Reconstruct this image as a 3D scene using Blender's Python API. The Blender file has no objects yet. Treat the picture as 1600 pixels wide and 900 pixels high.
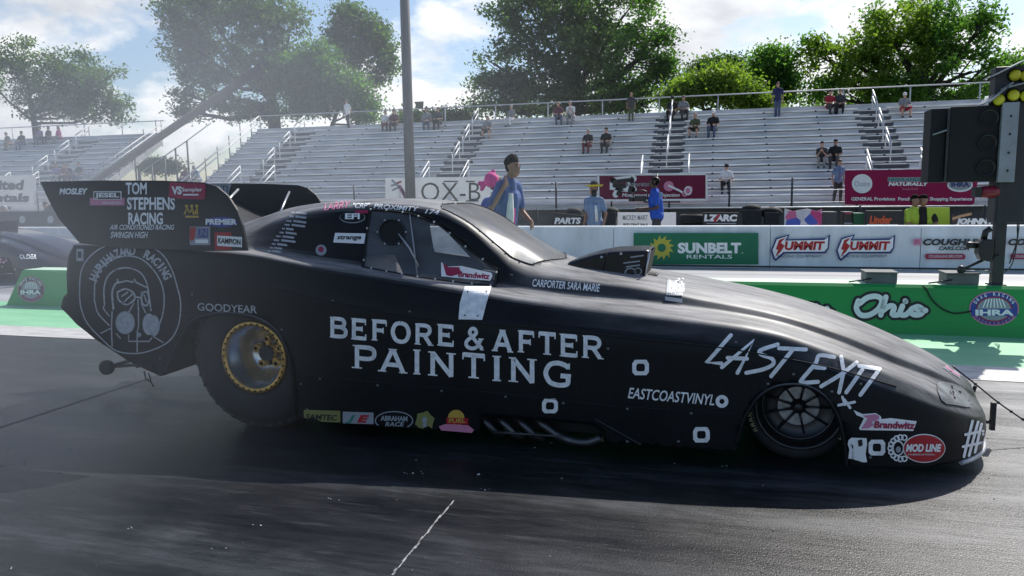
import bpy, bmesh, math, random
import numpy as np
from mathutils import Vector, Matrix, geometry
from mathutils.bvhtree import BVHTree
rad = math.radians
scene = bpy.context.scene
COL = scene.collection
random.seed(7); RNG = np.random.default_rng(7)

# ------------------------------------------------------------------ camera
CAM_H, YAW, PITCH, ROLL, FPX = 1.42, 15.2, 7.1, 0.75, 1155.0
yw, pt, rl = rad(YAW), rad(PITCH), rad(ROLL)
cF = np.array([-math.sin(yw)*math.cos(pt), math.cos(yw)*math.cos(pt), -math.sin(pt)])
R0 = np.array([math.cos(yw), math.sin(yw), 0.0]); U0 = np.cross(R0, cF)
cR = R0*math.cos(rl) - U0*math.sin(rl); cU = U0*math.cos(rl) + R0*math.sin(rl)
cO = np.array([0.0, 0.0, CAM_H])
camd = bpy.data.cameras.new('camera'); cam = bpy.data.objects.new('camera', camd); COL.objects.link(cam)
camd.sensor_width = 36; camd.lens = FPX/1600*36; camd.clip_end = 3000; camd.clip_start = 0.05
M = Matrix.Identity(4)
for i in range(3):
    M[i][0], M[i][1], M[i][2], M[i][3] = cR[i], cU[i], -cF[i], cO[i]
cam.matrix_world = M
scene.camera = cam

# ------------------------------------------------------------------ world, sun, exposure
SUN_AZ, SUN_EL = 25.0, 49.0           # azimuth clockwise from +Y
scene.view_settings.view_transform = 'Standard'
scene.view_settings.look = 'None'
scene.view_settings.exposure = 0.15
scene.view_settings.gamma = 1
world = bpy.data.worlds.new('World'); scene.world = world; world.use_nodes = True
def nn(nt, t, **kw):
    n = nt.nodes.new(t)
    for k, v in kw.items():
        if k == 'inp':
            for a, b in v.items(): n.inputs[a].default_value = b
        else: setattr(n, k, v)
    return n
wt = world.node_tree; wt.nodes.clear(); lk = wt.links.new
wo = nn(wt, 'ShaderNodeOutputWorld'); bg = nn(wt, 'ShaderNodeBackground'); bg.inputs[1].default_value = 0.112
sky = nn(wt, 'ShaderNodeTexSky', sky_type='NISHITA', sun_disc=False)
sky.sun_elevation = rad(SUN_EL); sky.sun_rotation = rad(SUN_AZ); sky.dust_density = 1.2; sky.ozone_density = 1.5
tc = nn(wt, 'ShaderNodeTexCoord')
mp = nn(wt, 'ShaderNodeMapping'); mp.inputs['Scale'].default_value = (1, 1, 2.1); mp.inputs['Location'].default_value = (1.7, 0.35, 0.62)
n1 = nn(wt, 'ShaderNodeTexNoise', inp={'Scale': 4.6, 'Detail': 9, 'Roughness': 0.56, 'Distortion': 0.15})
r1 = nn(wt, 'ShaderNodeValToRGB'); r1.color_ramp.elements[0].position = 0.445; r1.color_ramp.elements[1].position = 0.53
mp2 = nn(wt, 'ShaderNodeMapping'); mp2.inputs['Scale'].default_value = (1, 1, 2.1); mp2.inputs['Location'].default_value = (1.7, 0.35, 0.70)
n2 = nn(wt, 'ShaderNodeTexNoise', inp={'Scale': 4.6, 'Detail': 7, 'Roughness': 0.55, 'Distortion': 0.15})
r2 = nn(wt, 'ShaderNodeValToRGB')
r2.color_ramp.elements[0].position = 0.47; r2.color_ramp.elements[0].color = (9.3, 9.4, 9.6, 1)
r2.color_ramp.elements[1].position = 0.74; r2.color_ramp.elements[1].color = (4.8, 5.1, 5.6, 1)
mx = nn(wt, 'ShaderNodeMixRGB'); 
lk(tc.outputs['Generated'], mp.inputs[0]); lk(mp.outputs[0], n1.inputs['Vector']); lk(n1.outputs[0], r1.inputs[0])
lk(tc.outputs['Generated'], mp2.inputs[0]); lk(mp2.outputs[0], n2.inputs['Vector']); lk(n2.outputs[0], r2.inputs[0])
sxyz = nn(wt, 'ShaderNodeSeparateXYZ'); lk(tc.outputs['Generated'], sxyz.inputs[0])
fz_ = nn(wt, 'ShaderNodeMapRange', inp={1: .62, 2: .34, 3: 0, 4: 1}); lk(sxyz.outputs['Z'], fz_.inputs[0])     # clouds kept low over the horizon; sky above and behind cleared to cut fill
fy_ = nn(wt, 'ShaderNodeMapRange', inp={1: -.35, 2: .15, 3: .15, 4: 1}); lk(sxyz.outputs['Y'], fy_.inputs[0])
m1_ = nn(wt, 'ShaderNodeMath', operation='MULTIPLY'); lk(fz_.outputs[0], m1_.inputs[0]); lk(fy_.outputs[0], m1_.inputs[1])
m2_ = nn(wt, 'ShaderNodeMath', operation='MULTIPLY'); lk(m1_.outputs[0], m2_.inputs[0]); lk(r1.outputs[0], m2_.inputs[1])
lk(m2_.outputs[0], mx.inputs[0]); hs = nn(wt, 'ShaderNodeHueSaturation', inp={'Saturation': 1.08, 'Value': 1.15}); lk(sky.outputs[0], hs.inputs['Color']); lk(hs.outputs[0], mx.inputs[1]); lk(r2.outputs[0], mx.inputs[2])
lk(mx.outputs[0], bg.inputs[0]); lk(bg.outputs[0], wo.inputs[0])
sund = bpy.data.lights.new('sun', 'SUN'); sund.energy = 5.0; sund.angle = rad(0.5); sund.color = (1.0, 0.95, 0.87)
sun = bpy.data.objects.new('sun', sund); COL.objects.link(sun)
sdir = Vector((math.sin(rad(SUN_AZ))*math.cos(rad(SUN_EL)), math.cos(rad(SUN_AZ))*math.cos(rad(SUN_EL)), math.sin(rad(SUN_EL))))
sun.rotation_euler = sdir.to_track_quat('Z', 'Y').to_euler()
sun.location = (5, 10, 20)

# ------------------------------------------------------------------ helpers
def ray(u, v): return cR*(u-800) + cU*(450-v) + cF*FPX
def onY(u, v, Y):
    d = ray(u, v); return cO + d*(Y/d[1])
def onZ(u, v, Z=0.0):
    d = ray(u, v); return cO + d*((Z-CAM_H)/d[2])
def topx(p):
    q = np.asarray(p) - cO; z = q@cF
    return np.stack([800+FPX*(q@cR)/z, 450-FPX*(q@cU)/z], -1)

MATS = {}
def mat(name, col, rough=0.6, metal=0.0, noise=0.0, scale=8.0, col2=None, bump=0.0, spec=0.5, coat=0.0, rvar=0.0, stretch=(1, 1, 1), alpha=1.0, detail=5, bscale=None):
    """procedural Principled material with noise colour / roughness variation"""
    if name in MATS: return MATS[name]
    m = bpy.data.materials.new(name); m.use_nodes = True; MATS[name] = m
    nt = m.node_tree; b = nt.nodes['Principled BSDF']
    c = tuple(col)+(1,)
    b.inputs['Base Color'].default_value = c; b.inputs['Roughness'].default_value = rough
    b.inputs['Metallic'].default_value = metal; b.inputs['Specular IOR Level'].default_value = spec
    b.inputs['Coat Weight'].default_value = coat; b.inputs['Alpha'].default_value = alpha
    if noise or col2 or bump or rvar:
        t = nn(nt, 'ShaderNodeTexCoord'); mpn = nn(nt, 'ShaderNodeMapping'); mpn.inputs['Scale'].default_value = stretch
        nz = nn(nt, 'ShaderNodeTexNoise', inp={'Scale': scale, 'Detail': detail, 'Roughness': 0.6})
        nt.links.new(t.outputs['Object'], mpn.inputs[0]); nt.links.new(mpn.outputs[0], nz.inputs['Vector'])
        if noise or col2:
            rp = nn(nt, 'ShaderNodeValToRGB')
            d = tuple(col2)+(1,) if col2 else tuple(x*(1-noise) for x in col)+(1,)
            e = c if col2 else tuple(min(1, x*(1+noise)) for x in col)+(1,)
            rp.color_ramp.elements[0].position = .33; rp.color_ramp.elements[1].position = .67
            rp.color_ramp.elements[0].color = d; rp.color_ramp.elements[1].color = e
            nt.links.new(nz.outputs[0], rp.inputs[0]); nt.links.new(rp.outputs[0], b.inputs['Base Color'])
        if rvar:
            mr = nn(nt, 'ShaderNodeMapRange', inp={1: .3, 2: .7, 3: rough-rvar, 4: rough+rvar})
            nt.links.new(nz.outputs[0], mr.inputs[0]); nt.links.new(mr.outputs[0], b.inputs['Roughness'])
        if bump:
            src = nz
            if bscale:
                src = nn(nt, 'ShaderNodeTexNoise', inp={'Scale': bscale, 'Detail': 3})
                nt.links.new(mpn.outputs[0], src.inputs['Vector'])
            bp = nn(nt, 'ShaderNodeBump', inp={'Strength': bump, 'Distance': .02})
            nt.links.new(src.outputs[0], bp.inputs['Height']); nt.links.new(bp.outputs[0], b.inputs['Normal'])
    return m

def backlit(m, f=.4):
    """thin cloth that lets some sun through from behind"""
    nt = m.node_tree; b = nt.nodes['Principled BSDF']; out = nt.nodes['Material Output']
    tr = nn(nt, 'ShaderNodeBsdfTranslucent'); ms = nn(nt, 'ShaderNodeMixShader', inp={0: f}); tr.inputs[0].default_value = b.inputs['Base Color'].default_value
    if b.inputs['Base Color'].links: nt.links.new(b.inputs['Base Color'].links[0].from_socket, tr.inputs[0])
    nt.links.new(b.outputs[0], ms.inputs[1]); nt.links.new(tr.outputs[0], ms.inputs[2]); nt.links.new(ms.outputs[0], out.inputs[0]); return m
def tag(o, label=None, cat=None, group=None, kind=None):
    if label: o['label'] = label
    if cat: o['category'] = cat
    if group: o['group'] = group
    if kind: o['kind'] = kind
    return o
def empty(name, loc=(0, 0, 0), label=None, cat=None, group=None, rotz=0):
    o = bpy.data.objects.new(name, None); COL.objects.link(o); o.location = loc; o.rotation_euler = (0, 0, rotz)
    o.empty_display_size = .2
    return tag(o, label, cat, group)
def wmat(o):
    B = Matrix.LocRotScale(o.location, o.rotation_euler, o.scale)
    return wmat(o.parent) @ o.matrix_parent_inverse @ B if o.parent else B
def link(name, me, parent=None, world=True):
    """link a mesh given in world coordinates; under a parent keep it where it is"""
    o = bpy.data.objects.new(name, me); COL.objects.link(o)
    if parent is not None:
        o.parent = parent
        if world: o.matrix_parent_inverse = wmat(parent).inverted()
    return o
class MB:
    """collects polygons with material slots, builds one mesh"""
    def __init__(s): s.v, s.f, s.m, s.sm, s.mats = [], [], [], [], []
    def mi(s, m):
        if m not in s.mats: s.mats.append(m)
        return s.mats.index(m)
    def add(s, vs, fs, m, smooth=False):
        k = len(s.v); i = s.mi(m); s.v += [tuple(map(float, p)) for p in vs]
        for f in fs: s.f.append([k+a for a in f]); s.m.append(i); s.sm.append(smooth)
    def box(s, lo, hi, m, bev=0):
        x0, y0, z0 = lo; x1, y1, z1 = hi
        s.add([(x0,y0,z0),(x1,y0,z0),(x1,y1,z0),(x0,y1,z0),(x0,y0,z1),(x1,y0,z1),(x1,y1,z1),(x0,y1,z1)],
              [(3,2,1,0),(4,5,6,7),(0,1,5,4),(1,2,6,5),(2,3,7,6),(3,0,4,7)], m)
    def tube(s, pts, r, m, n=8, caps=True):
        pts = [np.array(p, float) for p in pts]; rs = r if hasattr(r, '__len__') else [r]*len(pts)
        vs, fs = [], []; up = None
        for i, p in enumerate(pts):
            t = pts[min(i+1, len(pts)-1)] - pts[max(i-1, 0)]; t = t/(np.linalg.norm(t)+1e-9)
            if up is None:
                up = np.array([0, 0, 1.]) if abs(t[2]) < .9 else np.array([1., 0, 0])
            a = np.cross(t, up); a /= np.linalg.norm(a)+1e-9; b = np.cross(t, a); up = -b if False else np.cross(a, t)
            for j in range(n):
                w = 2*math.pi*j/n; vs.append(p + rs[i]*(a*math.cos(w) + b*math.sin(w)))
        for i in range(len(pts)-1):
            for j in range(n):
                fs.append((i*n+j, (i+1)*n+j, (i+1)*n+(j+1) % n, i*n+(j+1) % n))
        s.add(vs, fs, m, True)
        if caps:
            k = len(pts)-1
            s.add(vs[:n], [tuple(range(n))], m); s.add(vs[k*n:], [tuple(range(n))[::-1]], m)
    def sphere(s, c, r, m, n=10, k=6, sc=(1, 1, 1)):
        vs, fs = [], []
        for i in range(k+1):
            a = math.pi*i/k
            for j in range(n):
                b = 2*math.pi*j/n
                vs.append((c[0]+r*sc[0]*math.sin(a)*math.cos(b), c[1]+r*sc[1]*math.sin(a)*math.sin(b), c[2]+r*sc[2]*math.cos(a)))
        for i in range(k):
            for j in range(n): fs.append((i*n+j, (i+1)*n+j, (i+1)*n+(j+1) % n, i*n+(j+1) % n))
        s.add(vs, fs, m, True)
    def lathe(s, prof, c, axis, m, n=48, smooth=True):
        """prof: (r, h) along axis ('Y' or 'Z' or 'X')"""
        vs, fs = [], []; k = len(prof)
        for j in range(n):
            w = 2*math.pi*j/n
            for r, h in prof:
                if axis == 'Y': vs.append((c[0]+r*math.cos(w), c[1]+h, c[2]+r*math.sin(w)))
                elif axis == 'X': vs.append((c[0]+h, c[1]+r*math.cos(w), c[2]+r*math.sin(w)))
                else: vs.append((c[0]+r*math.cos(w), c[1]+r*math.sin(w), c[2]+h))
        for j in range(n):
            for i in range(k-1): fs.append((j*k+i, j*k+i+1, ((j+1) % n)*k+i+1, ((j+1) % n)*k+i))
        s.add(vs, fs, m, smooth)
    def prism(s, poly, axis, a, b, m, m_side=None):
        """poly 2D; axis 'Y': poly=(x,z) from y=a to y=b; 'X': (y,z); 'Z': (x,y)"""
        P = {'Y': lambda p, h: (p[0], h, p[1]), 'X': lambda p, h: (h, p[0], p[1]), 'Z': lambda p, h: (p[0], p[1], h)}[axis]
        n = len(poly)
        vs = [P(p, a) for p in poly] + [P(p, b) for p in poly]
        s.add(vs, [tuple(range(n)), tuple(range(n, 2*n))[::-1]] , m)
        s.add(vs, [(i, n+i, n+(i+1) % n, (i+1) % n) for i in range(n)], m_side or m)
    def mesh(s, name):
        me = bpy.data.meshes.new(name)
        me.from_pydata(s.v, [], s.f)
        for m in s.mats: me.materials.append(m)
        me.polygons.foreach_set('material_index', s.m); me.polygons.foreach_set('use_smooth', s.sm)
        me.update(); return me
    def build(s, name, parent=None, fix=True, bevel=0):
        me = s.mesh(name)
        if fix or bevel:
            bm = bmesh.new(); bm.from_mesh(me)
            bmesh.ops.remove_doubles(bm, verts=bm.verts, dist=1e-5)
            bmesh.ops.recalc_face_normals(bm, faces=bm.faces)
            bm.to_mesh(me); bm.free()
        o = link(name, me, parent)
        if bevel:
            bv = o.modifiers.new('bevel', 'BEVEL'); bv.width = bevel; bv.segments = 2; bv.limit_method = 'ANGLE'; bv.angle_limit = rad(50)
        return o

# ---- flat lettering and stickers, drawn in 2D and laid on a surface ----
_fontcache = {}
def glyphs(txt, bold=0.0, shear=0.0):
    key = (txt, bold, shear)
    if key in _fontcache: return _fontcache[key]
    cu = bpy.data.curves.new('t', 'FONT'); cu.body = txt; cu.resolution_u = 3; cu.offset = bold; cu.shear = shear
    ob = bpy.data.objects.new('t', cu); COL.objects.link(ob)
    dg = bpy.context.evaluated_depsgraph_get()
    me = bpy.data.meshes.new_from_object(ob.evaluated_get(dg))
    vs = np.array([v.co[:2] for v in me.vertices]); fs = [tuple(p.vertices) for p in me.polygons]
    bpy.data.objects.remove(ob); bpy.data.curves.remove(cu); bpy.data.meshes.remove(me)
    lo, hi = vs.min(0), vs.max(0); vs = (vs-lo)/(hi-lo)
    _fontcache[key] = (vs, fs); return vs, fs
class Decal:
    """mapfn(u, v, offset) -> world point; shapes given in picture-plane units of that surface"""
    def __init__(s, mapfn, sub=0, base=.003, step=.0022): s.map, s.sub, s.base, s.step, s.mb, s.n = mapfn, sub, base, step, MB(), 0
    def _put(s, v2, fs, m, layer):
        if s.sub:
            bm = bmesh.new(); bv = [bm.verts.new((a, b, 0)) for a, b in v2]
            for f in fs:
                try: bm.faces.new([bv[i] for i in f])
                except ValueError: pass
            bmesh.ops.triangulate(bm, faces=bm.faces)
            for _ in range(6):
                e = [e for e in bm.edges if e.calc_length() > s.sub]
                if not e: break
                bmesh.ops.subdivide_edges(bm, edges=e, cuts=1); bmesh.ops.triangulate(bm, faces=bm.faces)
            bm.verts.index_update()
            v2 = [(v.co.x, v.co.y) for v in bm.verts]; fs = [tuple(v.index for v in f.verts) for f in bm.faces]; bm.free()
        off = s.base + s.step*layer
        P = [s.map(a, b, off) for a, b in v2]
        fs = [f for f in fs if all(P[i] is not None for i in f)]
        if s.sub:   # nothing may bridge a fold of the surface
            fs = [f for f in fs if max(np.linalg.norm(P[f[i]]-P[f[i-1]]) for i in range(len(f))) < .035*max(1, s.sub/7)*1.6]
        s.mb.add([p if p is not None else (0, 0, -5) for p in P], fs, m)
    def poly(s, pts, m, layer=0): s._put(pts, [tuple(range(len(pts)))], m, layer); return s
    def rect(s, x0, y0, x1, y1, m, layer=0, slope=0): return s.poly([(x0,y0),(x1,y0+slope*(x1-x0)),(x1,y1+slope*(x1-x0)),(x0,y1)], m, layer)
    def ell(s, cx, cy, rx, ry, m, layer=0, n=28): return s.poly([(cx+rx*math.cos(2*math.pi*i/n), cy+ry*math.sin(2*math.pi*i/n)) for i in range(n)], m, layer)
    def ring(s, cx, cy, rx, ry, w, m, layer=0, n=32, rot=0):
        vs, fs = [], []
        for i in range(n):
            a = 2*math.pi*i/n
            vs += [(cx+rx*math.cos(a), cy+ry*math.sin(a)), (cx+(rx-w)*math.cos(a), cy+(ry-w)*math.sin(a))]
        for i in range(n): j = (i+1) % n; fs.append((2*i, 2*j, 2*j+1, 2*i+1))
        s._put(vs, fs, m, layer); return s
    def text(s, txt, x0, y0, x1, y1, m, layer=1, slope=0, bold=0.0, shear=0.0):
        vs, fs = glyphs(txt, bold, shear)
        s._put([(x0+a*(x1-x0), y1+b*(y0-y1)+slope*a*(x1-x0)) for a, b in vs], fs, m, layer); return s
    def arc(s, txt, cx, cy, rx, ry, a0, a1, h, m, layer=1, bold=.01):
        """letters one by one round an ellipse, angles in degrees, 90 = top"""
        n = len(txt)
        for i, ch in enumerate(txt):
            if ch == ' ': continue
            a = rad(a0+(a1-a0)*(i+.5)/n); vs, fs = glyphs(ch, bold)
            c = np.array([cx+rx*math.cos(a), cy-ry*math.sin(a)]); t = np.array([rx*math.sin(a), ry*math.cos(a)]); t /= np.linalg.norm(t)
            if a1 > a0: t = -t
            nrm = np.array([t[1], -t[0]])
            w = h*(.25 if ch in 'I1-!' else .68)
            s._put([tuple(c+t*(x-.5)*w+nrm*(y-.5)*h) for x, y in vs], fs, m, layer)
        return s
    def stroke(s, pts, w, m, layer=1, closed=False, caps=True):
        P = [np.array(p, float) for p in pts]
        if closed: P = P+[P[0]]
        vs, fs = [], []
        for i, p in enumerate(P):
            if closed: d = P[(i+1) % (len(P)-1)]-P[i-1 if i else -2]
            else: d = P[min(i+1, len(P)-1)]-P[max(i-1, 0)]
            d = d/(np.linalg.norm(d)+1e-9); nrm = np.array([-d[1], d[0]])*w/2
            vs += [tuple(p+nrm), tuple(p-nrm)]
        for i in range(len(P)-1): fs.append((2*i, 2*i+1, 2*i+3, 2*i+2))
        s._put(vs, fs, m, layer)
        if caps and not closed and w > 2.5:
            for p in (P[0], P[-1]): s.ell(p[0], p[1], w/2, w/2, m, layer+.15, 10)
        return s
    def build(s, name, parent, label=None):
        used = sorted({i for f in s.mb.f for i in f}); mp_ = {a: i for i, a in enumerate(used)}
        s.mb.v = [s.mb.v[i] for i in used]; s.mb.f = [[mp_[i] for i in f] for f in s.mb.f]
        o = s.mb.build(name, parent, fix=False)
        if label: o['label'] = label
        return o
def planeY(Y):
    return lambda u, v, off: onY(u, v, Y-off) if False else onY(u, v, Y)+np.array([0, -off, 0])
def smooth_line(pts, k=6):
    """Catmull-Rom through the points"""
    P = [np.array(p, float) for p in pts]; P = [2*P[0]-P[1]]+P+[2*P[-1]-P[-2]]; out = []
    for i in range(1, len(P)-2):
        for j in range(k):
            t = j/k; a, b, c, d = P[i-1:i+3]
            out.append(.5*(2*b+(c-a)*t+(2*a-5*b+4*c-d)*t*t+(3*b-a-3*c+d)*t**3))
    return out+[P[-2]]

# common materials
BLACK = mat('black_plastic', (.012, .012, .014), .45)
MATTE = mat('matte_black', (.009, .009, .010), .8)
STEEL = mat('galvanised_steel', (.42, .43, .45), .4, .75, noise=.15, scale=6)
ALU = mat('bleacher_aluminium', (.73, .74, .75), .5, .15, noise=.26, scale=2.5, stretch=(.3, 3, 3), rvar=.08)
ALUD = mat('bleacher_riser_metal', (.46, .47, .49), .6, .15, noise=.28, scale=2.0, stretch=(.3, 3, 3))
DARKST = mat('dark_steel', (.045, .047, .052), .55, .5, noise=.2)
WHITE = mat('white_vinyl', (.86, .865, .87), .5, noise=.05, scale=5)
LETTER = mat('off_white_vinyl', (.84, .85, .87), .5, noise=.16, scale=30)
FADED = mat('chalk_line_vinyl', (.40, .42, .45), .6, noise=.25, scale=40)
REDV = mat('red_vinyl', (.42, .012, .025), .45); CRIM = mat('crimson_vinyl', (.34, .01, .06), .45)
GOLDV = mat('gold_vinyl', (.55, .36, .06), .5); BLUEV = mat('blue_vinyl', (.03, .06, .32), .5)
PINKV = mat('pink_vinyl', (.62, .22, .36), .5); OLIVE = mat('olive_vinyl', (.22, .22, .07), .55); TEALV = mat('teal_vinyl', (.03, .20, .17), .5)
INK = mat('black_ink', (.01, .01, .012), .5); GREYV = mat('grey_vinyl', (.30, .33, .37), .5)

# ================================================================== SETTING
def track_material():
    m = bpy.data.materials.new('rubbered_track_surface'); m.use_nodes = True; nt = m.node_tree; L = nt.links.new
    b = nt.nodes['Principled BSDF']
    t = nn(nt, 'ShaderNodeTexCoord')
    def noise(sc, scale, det=6, rough=.6, rot=0):
        mpn = nn(nt, 'ShaderNodeMapping'); mpn.inputs['Scale'].default_value = sc; mpn.inputs['Rotation'].default_value = (0, 0, rot)
        n = nn(nt, 'ShaderNodeTexNoise', inp={'Scale': scale, 'Detail': det, 'Roughness': rough})
        L(t.outputs['Object'], mpn.inputs[0]); L(mpn.outputs[0], n.inputs['Vector']); return n
    streak = noise((.09, 1.2, 1), 2.4, 8, .66, .012)      # long rubber streaks along the lane
    fine = noise((.55, 3.6, 1), 6.0, 8, .72, -.01)
    blot = noise((.7, 1.2, 1), 1.7, 9, .7)
    grain = noise((1, 1, 1), 140, 2, .6)
    a1 = nn(nt, 'ShaderNodeMath', operation='MULTIPLY_ADD', inp={1: .42}); L(streak.outputs[0], a1.inputs[0])
    f2 = nn(nt, 'ShaderNodeMath', operation='MULTIPLY', inp={1: .27}); L(fine.outputs[0], f2.inputs[0]); L(f2.outputs[0], a1.inputs[2])
    a2 = nn(nt, 'ShaderNodeMath', operation='MULTIPLY_ADD', inp={1: .31}); L(blot.outputs[0], a2.inputs[0]); L(a1.outputs[0], a2.inputs[2])
    rp = nn(nt, 'ShaderNodeValToRGB'); e = rp.color_ramp.elements
    e[0].position = .41; e[0].color = (.006, .007, .010, 1); e[1].position = .61; e[1].color = (.044, .048, .057, 1)
    x = e.new(.5); x.color = (.014, .0155, .019, 1)
    L(a2.outputs[0], rp.inputs[0])
    # tyre scuffs: short curls and smears
    sc = noise((.38, 3.4, 1), 4.2, 10, .74, .05); rs = nn(nt, 'ShaderNodeValToRGB'); rs.color_ramp.elements[0].position = .56; rs.color_ramp.elements[1].position = .72
    rs.color_ramp.elements[1].color = (.38, .38, .38, 1)
    L(sc.outputs[0], rs.inputs[0])
    mx = nn(nt, 'ShaderNodeMixRGB', inp={2: (.12, .122, .13, 1)}); L(rs.outputs[0], mx.inputs[0]); L(rp.outputs[0], mx.inputs[1])
    gm = nn(nt, 'ShaderNodeMixRGB', blend_type='OVERLAY', inp={0: .6}); L(mx.outputs[0], gm.inputs[1]); L(grain.outputs[0], gm.inputs[2])
    # ahead of the start beam the lane is cleaner, paler concrete with sun glare painted in; behind it rubber is laid thick
    sep = nn(nt, 'ShaderNodeSeparateXYZ'); L(t.outputs['Object'], sep.inputs[0])
    mx1 = nn(nt, 'ShaderNodeMath', operation='MULTIPLY_ADD', inp={1: 3.2}); L(streak.outputs[0], mx1.inputs[0]); L(sep.outputs['X'], mx1.inputs[2])
    mk = nn(nt, 'ShaderNodeMapRange', inp={1: 1.9, 2: 4.6, 3: 0, 4: .8}); L(mx1.outputs[0], mk.inputs[0])
    my = nn(nt, 'ShaderNodeMapRange', inp={1: 2.6, 2: 3.8, 3: .25, 4: 1.0}); L(sep.outputs['Y'], my.inputs[0])
    mm = nn(nt, 'ShaderNodeMath', operation='MULTIPLY'); L(mk.outputs[0], mm.inputs[0]); L(my.outputs[0], mm.inputs[1])
    cl = nn(nt, 'ShaderNodeValToRGB'); cl.color_ramp.elements[0].position = .36; cl.color_ramp.elements[0].color = (.11, .11, .115, 1); cl.color_ramp.elements[1].position = .6; cl.color_ramp.elements[1].color = (.42, .42, .43, 1); L(a2.outputs[0], cl.inputs[0])
    cm = nn(nt, 'ShaderNodeMixRGB'); L(mm.outputs[0], cm.inputs[0]); L(gm.outputs[0], cm.inputs[1]); L(cl.outputs[0], cm.inputs[2])
    L(cm.outputs[0], b.inputs['Base Color'])
    mr = nn(nt, 'ShaderNodeMapRange', inp={1: .36, 2: .66, 3: .26, 4: .50}); L(a2.outputs[0], mr.inputs[0]); L(mr.outputs[0], b.inputs['Roughness'])
    bp = nn(nt, 'ShaderNodeBump', inp={'Strength': .35, 'Distance': .006})
    ad = nn(nt, 'ShaderNodeMath', operation='ADD'); L(grain.outputs[0], ad.inputs[0]); L(fine.outputs[0], ad.inputs[1]); L(ad.outputs[0], bp.inputs['Height'])
    L(bp.outputs[0], b.inputs['Normal']); b.inputs['Specular IOR Level'].default_value = .32; return m
TRACK = track_material()
CONC = mat('pale_concrete', (.40, .40, .41), .75, noise=.22, scale=1.6, stretch=(.3, 1, 1), bump=.15)
CONC_L = mat('far_lane_concrete', (.42, .43, .45), .5, col2=(.20, .20, .21), scale=1.1, stretch=(.06, 1.4, 1), rvar=.1)
GREENP = mat('mint_green_ground_paint', (.26, .56, .34), .6, col2=(.16, .44, .24), scale=3.0, stretch=(.4, 1.2, 1))
WHITEP = mat('worn_white_line_paint', (.62, .61, .60), .6, col2=(.36, .35, .35), scale=9, stretch=(.3, 1, 1))
DIRT = mat('gravel_and_grass_ground', (.10, .11, .06), .9, col2=(.13, .12, .10), scale=.6, bump=.2)
def sheet(name, x0, y0, x1, y1, z, m):
    b = MB(); b.add([(x0,y0,z),(x1,y0,z),(x1,y1,z),(x0,y1,z)], [(0,1,2,3)], m); o = b.build(name, fix=False); o['kind'] = 'structure'; return o
sheet('ground', -600, -300, 600, 900, -.012, DIRT)
sheet('track', -140, -9, 140, 6.14, 0, TRACK)
sheet('edge_line', -140, 6.14, 140, 6.64, .004, WHITEP)
sheet('painted_strip', -140, 6.64, 140, 8.30, .002, GREENP)
sheet('far_track', -140, 8.30, 140, 14.70, -.002, CONC_L)
sheet('service_road', -140, 14.70, 140, 24.0, -.004, mat('service_road_asphalt', (.06, .06, .062), .8, noise=.25, scale=2))

# chalked starting line across the lane, with scuffed gaps
b = MB(); CH = mat('chalk_paint', (.34, .35, .36), .8, col2=(.10, .10, .11), scale=24)
P0, P1 = onZ(612, 900), onZ(709, 783)
for i in range(26):
    t0, t1 = i/26, (i+1)/26
    a = P0+(P1-P0)*t0; c = P0+(P1-P0)*t1; w0 = .002+.0045*RNG.random(); w1 = w0*.9
    j = (RNG.random()-.5)*.006
    b.add([(a[0]-w0+j,a[1],.004),(a[0]+w0+j,a[1],.004),(c[0]+w1+j,c[1],.004),(c[0]-w1+j,c[1],.004)], [(0,1,2,3)], CH)
o = b.build('chalk_line', fix=False); o['kind'] = 'structure'
# transverse paving joint
b = MB(); JT = mat('joint_sealant', (.006, .006, .007), .5); xj = onZ(100, 635)[0]
for i in range(40):
    y0_, y1_ = .5+i*.14, .5+(i+1)*.14; w_ = .008+.006*RNG.random(); b.add([(xj-w_, y0_, .003), (xj+w_, y0_, .003), (xj+w_, y1_, .003), (xj-w_, y1_, .003)], [(0,1,2,3)], JT)
o = b.build('pavement_joint', fix=False); o['kind'] = 'structure'
# bits of rubber and gravel scattered on the lane
b = MB(); DEB = mat('debris_grit', (.30, .29, .27), .8, noise=.5, scale=30)
for _ in range(240):
    x, y = RNG.uniform(-5, 3), RNG.uniform(1.9, 6.0); s_ = RNG.uniform(.0015, .0045)
    b.sphere((x, y, s_*.5), s_, DEB, 5, 3, (1.6, 1, .6))
for px_, py_ in [(205,825),(404,822),(20,888),(517,780),(752,743),(760,765),(1134,730),(632,740)]:
    p = onZ(px_, py_); 
    for _ in range(3): b.sphere((p[0]+RNG.normal()*.018, p[1]+RNG.normal()*.008, .004), RNG.uniform(.0012, .004), WHITE, 5, 3, (1.8, 1, .6))
o = b.build('grit', fix=False); o['kind'] = 'stuff'

# ------------------------------------------------------------------ centre guard wall (green)
GREENW = mat('green_wall_paint', (.008, .29, .06), .5, noise=.15, scale=1.4, stretch=(.3, 1, 2), rvar=.1)
GREENT = mat('mint_wall_top_paint', (.50, .66, .52), .6, noise=.2, scale=5, stretch=(.4, 1, 1))
w = empty('guard_wall', (-2, 8.26, 0), 'low green guard wall between the two lanes, lettered in white script', 'wall')
b = MB(); xs, xe, ty = -9.50, 16.0, .49
prof = [(8.02, 0), (8.10, ty-.03), (8.13, ty), (8.47, ty), (8.50, ty-.03), (8.58, 0)]
vs = [(xs+z*.5, y, z) for y, z in prof]+[(xe, y, z) for y, z in prof]; n = len(prof)
b.add(vs, [(i, i+1, n+i+1, n+i) for i in (0, 1, 3, 4)]+[tuple(range(n))[::-1], tuple(range(n, 2*n))], GREENW)
b.add(vs, [(2, 3, n+3, n+2)], GREENT)
b.build('wall_body', w)
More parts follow.
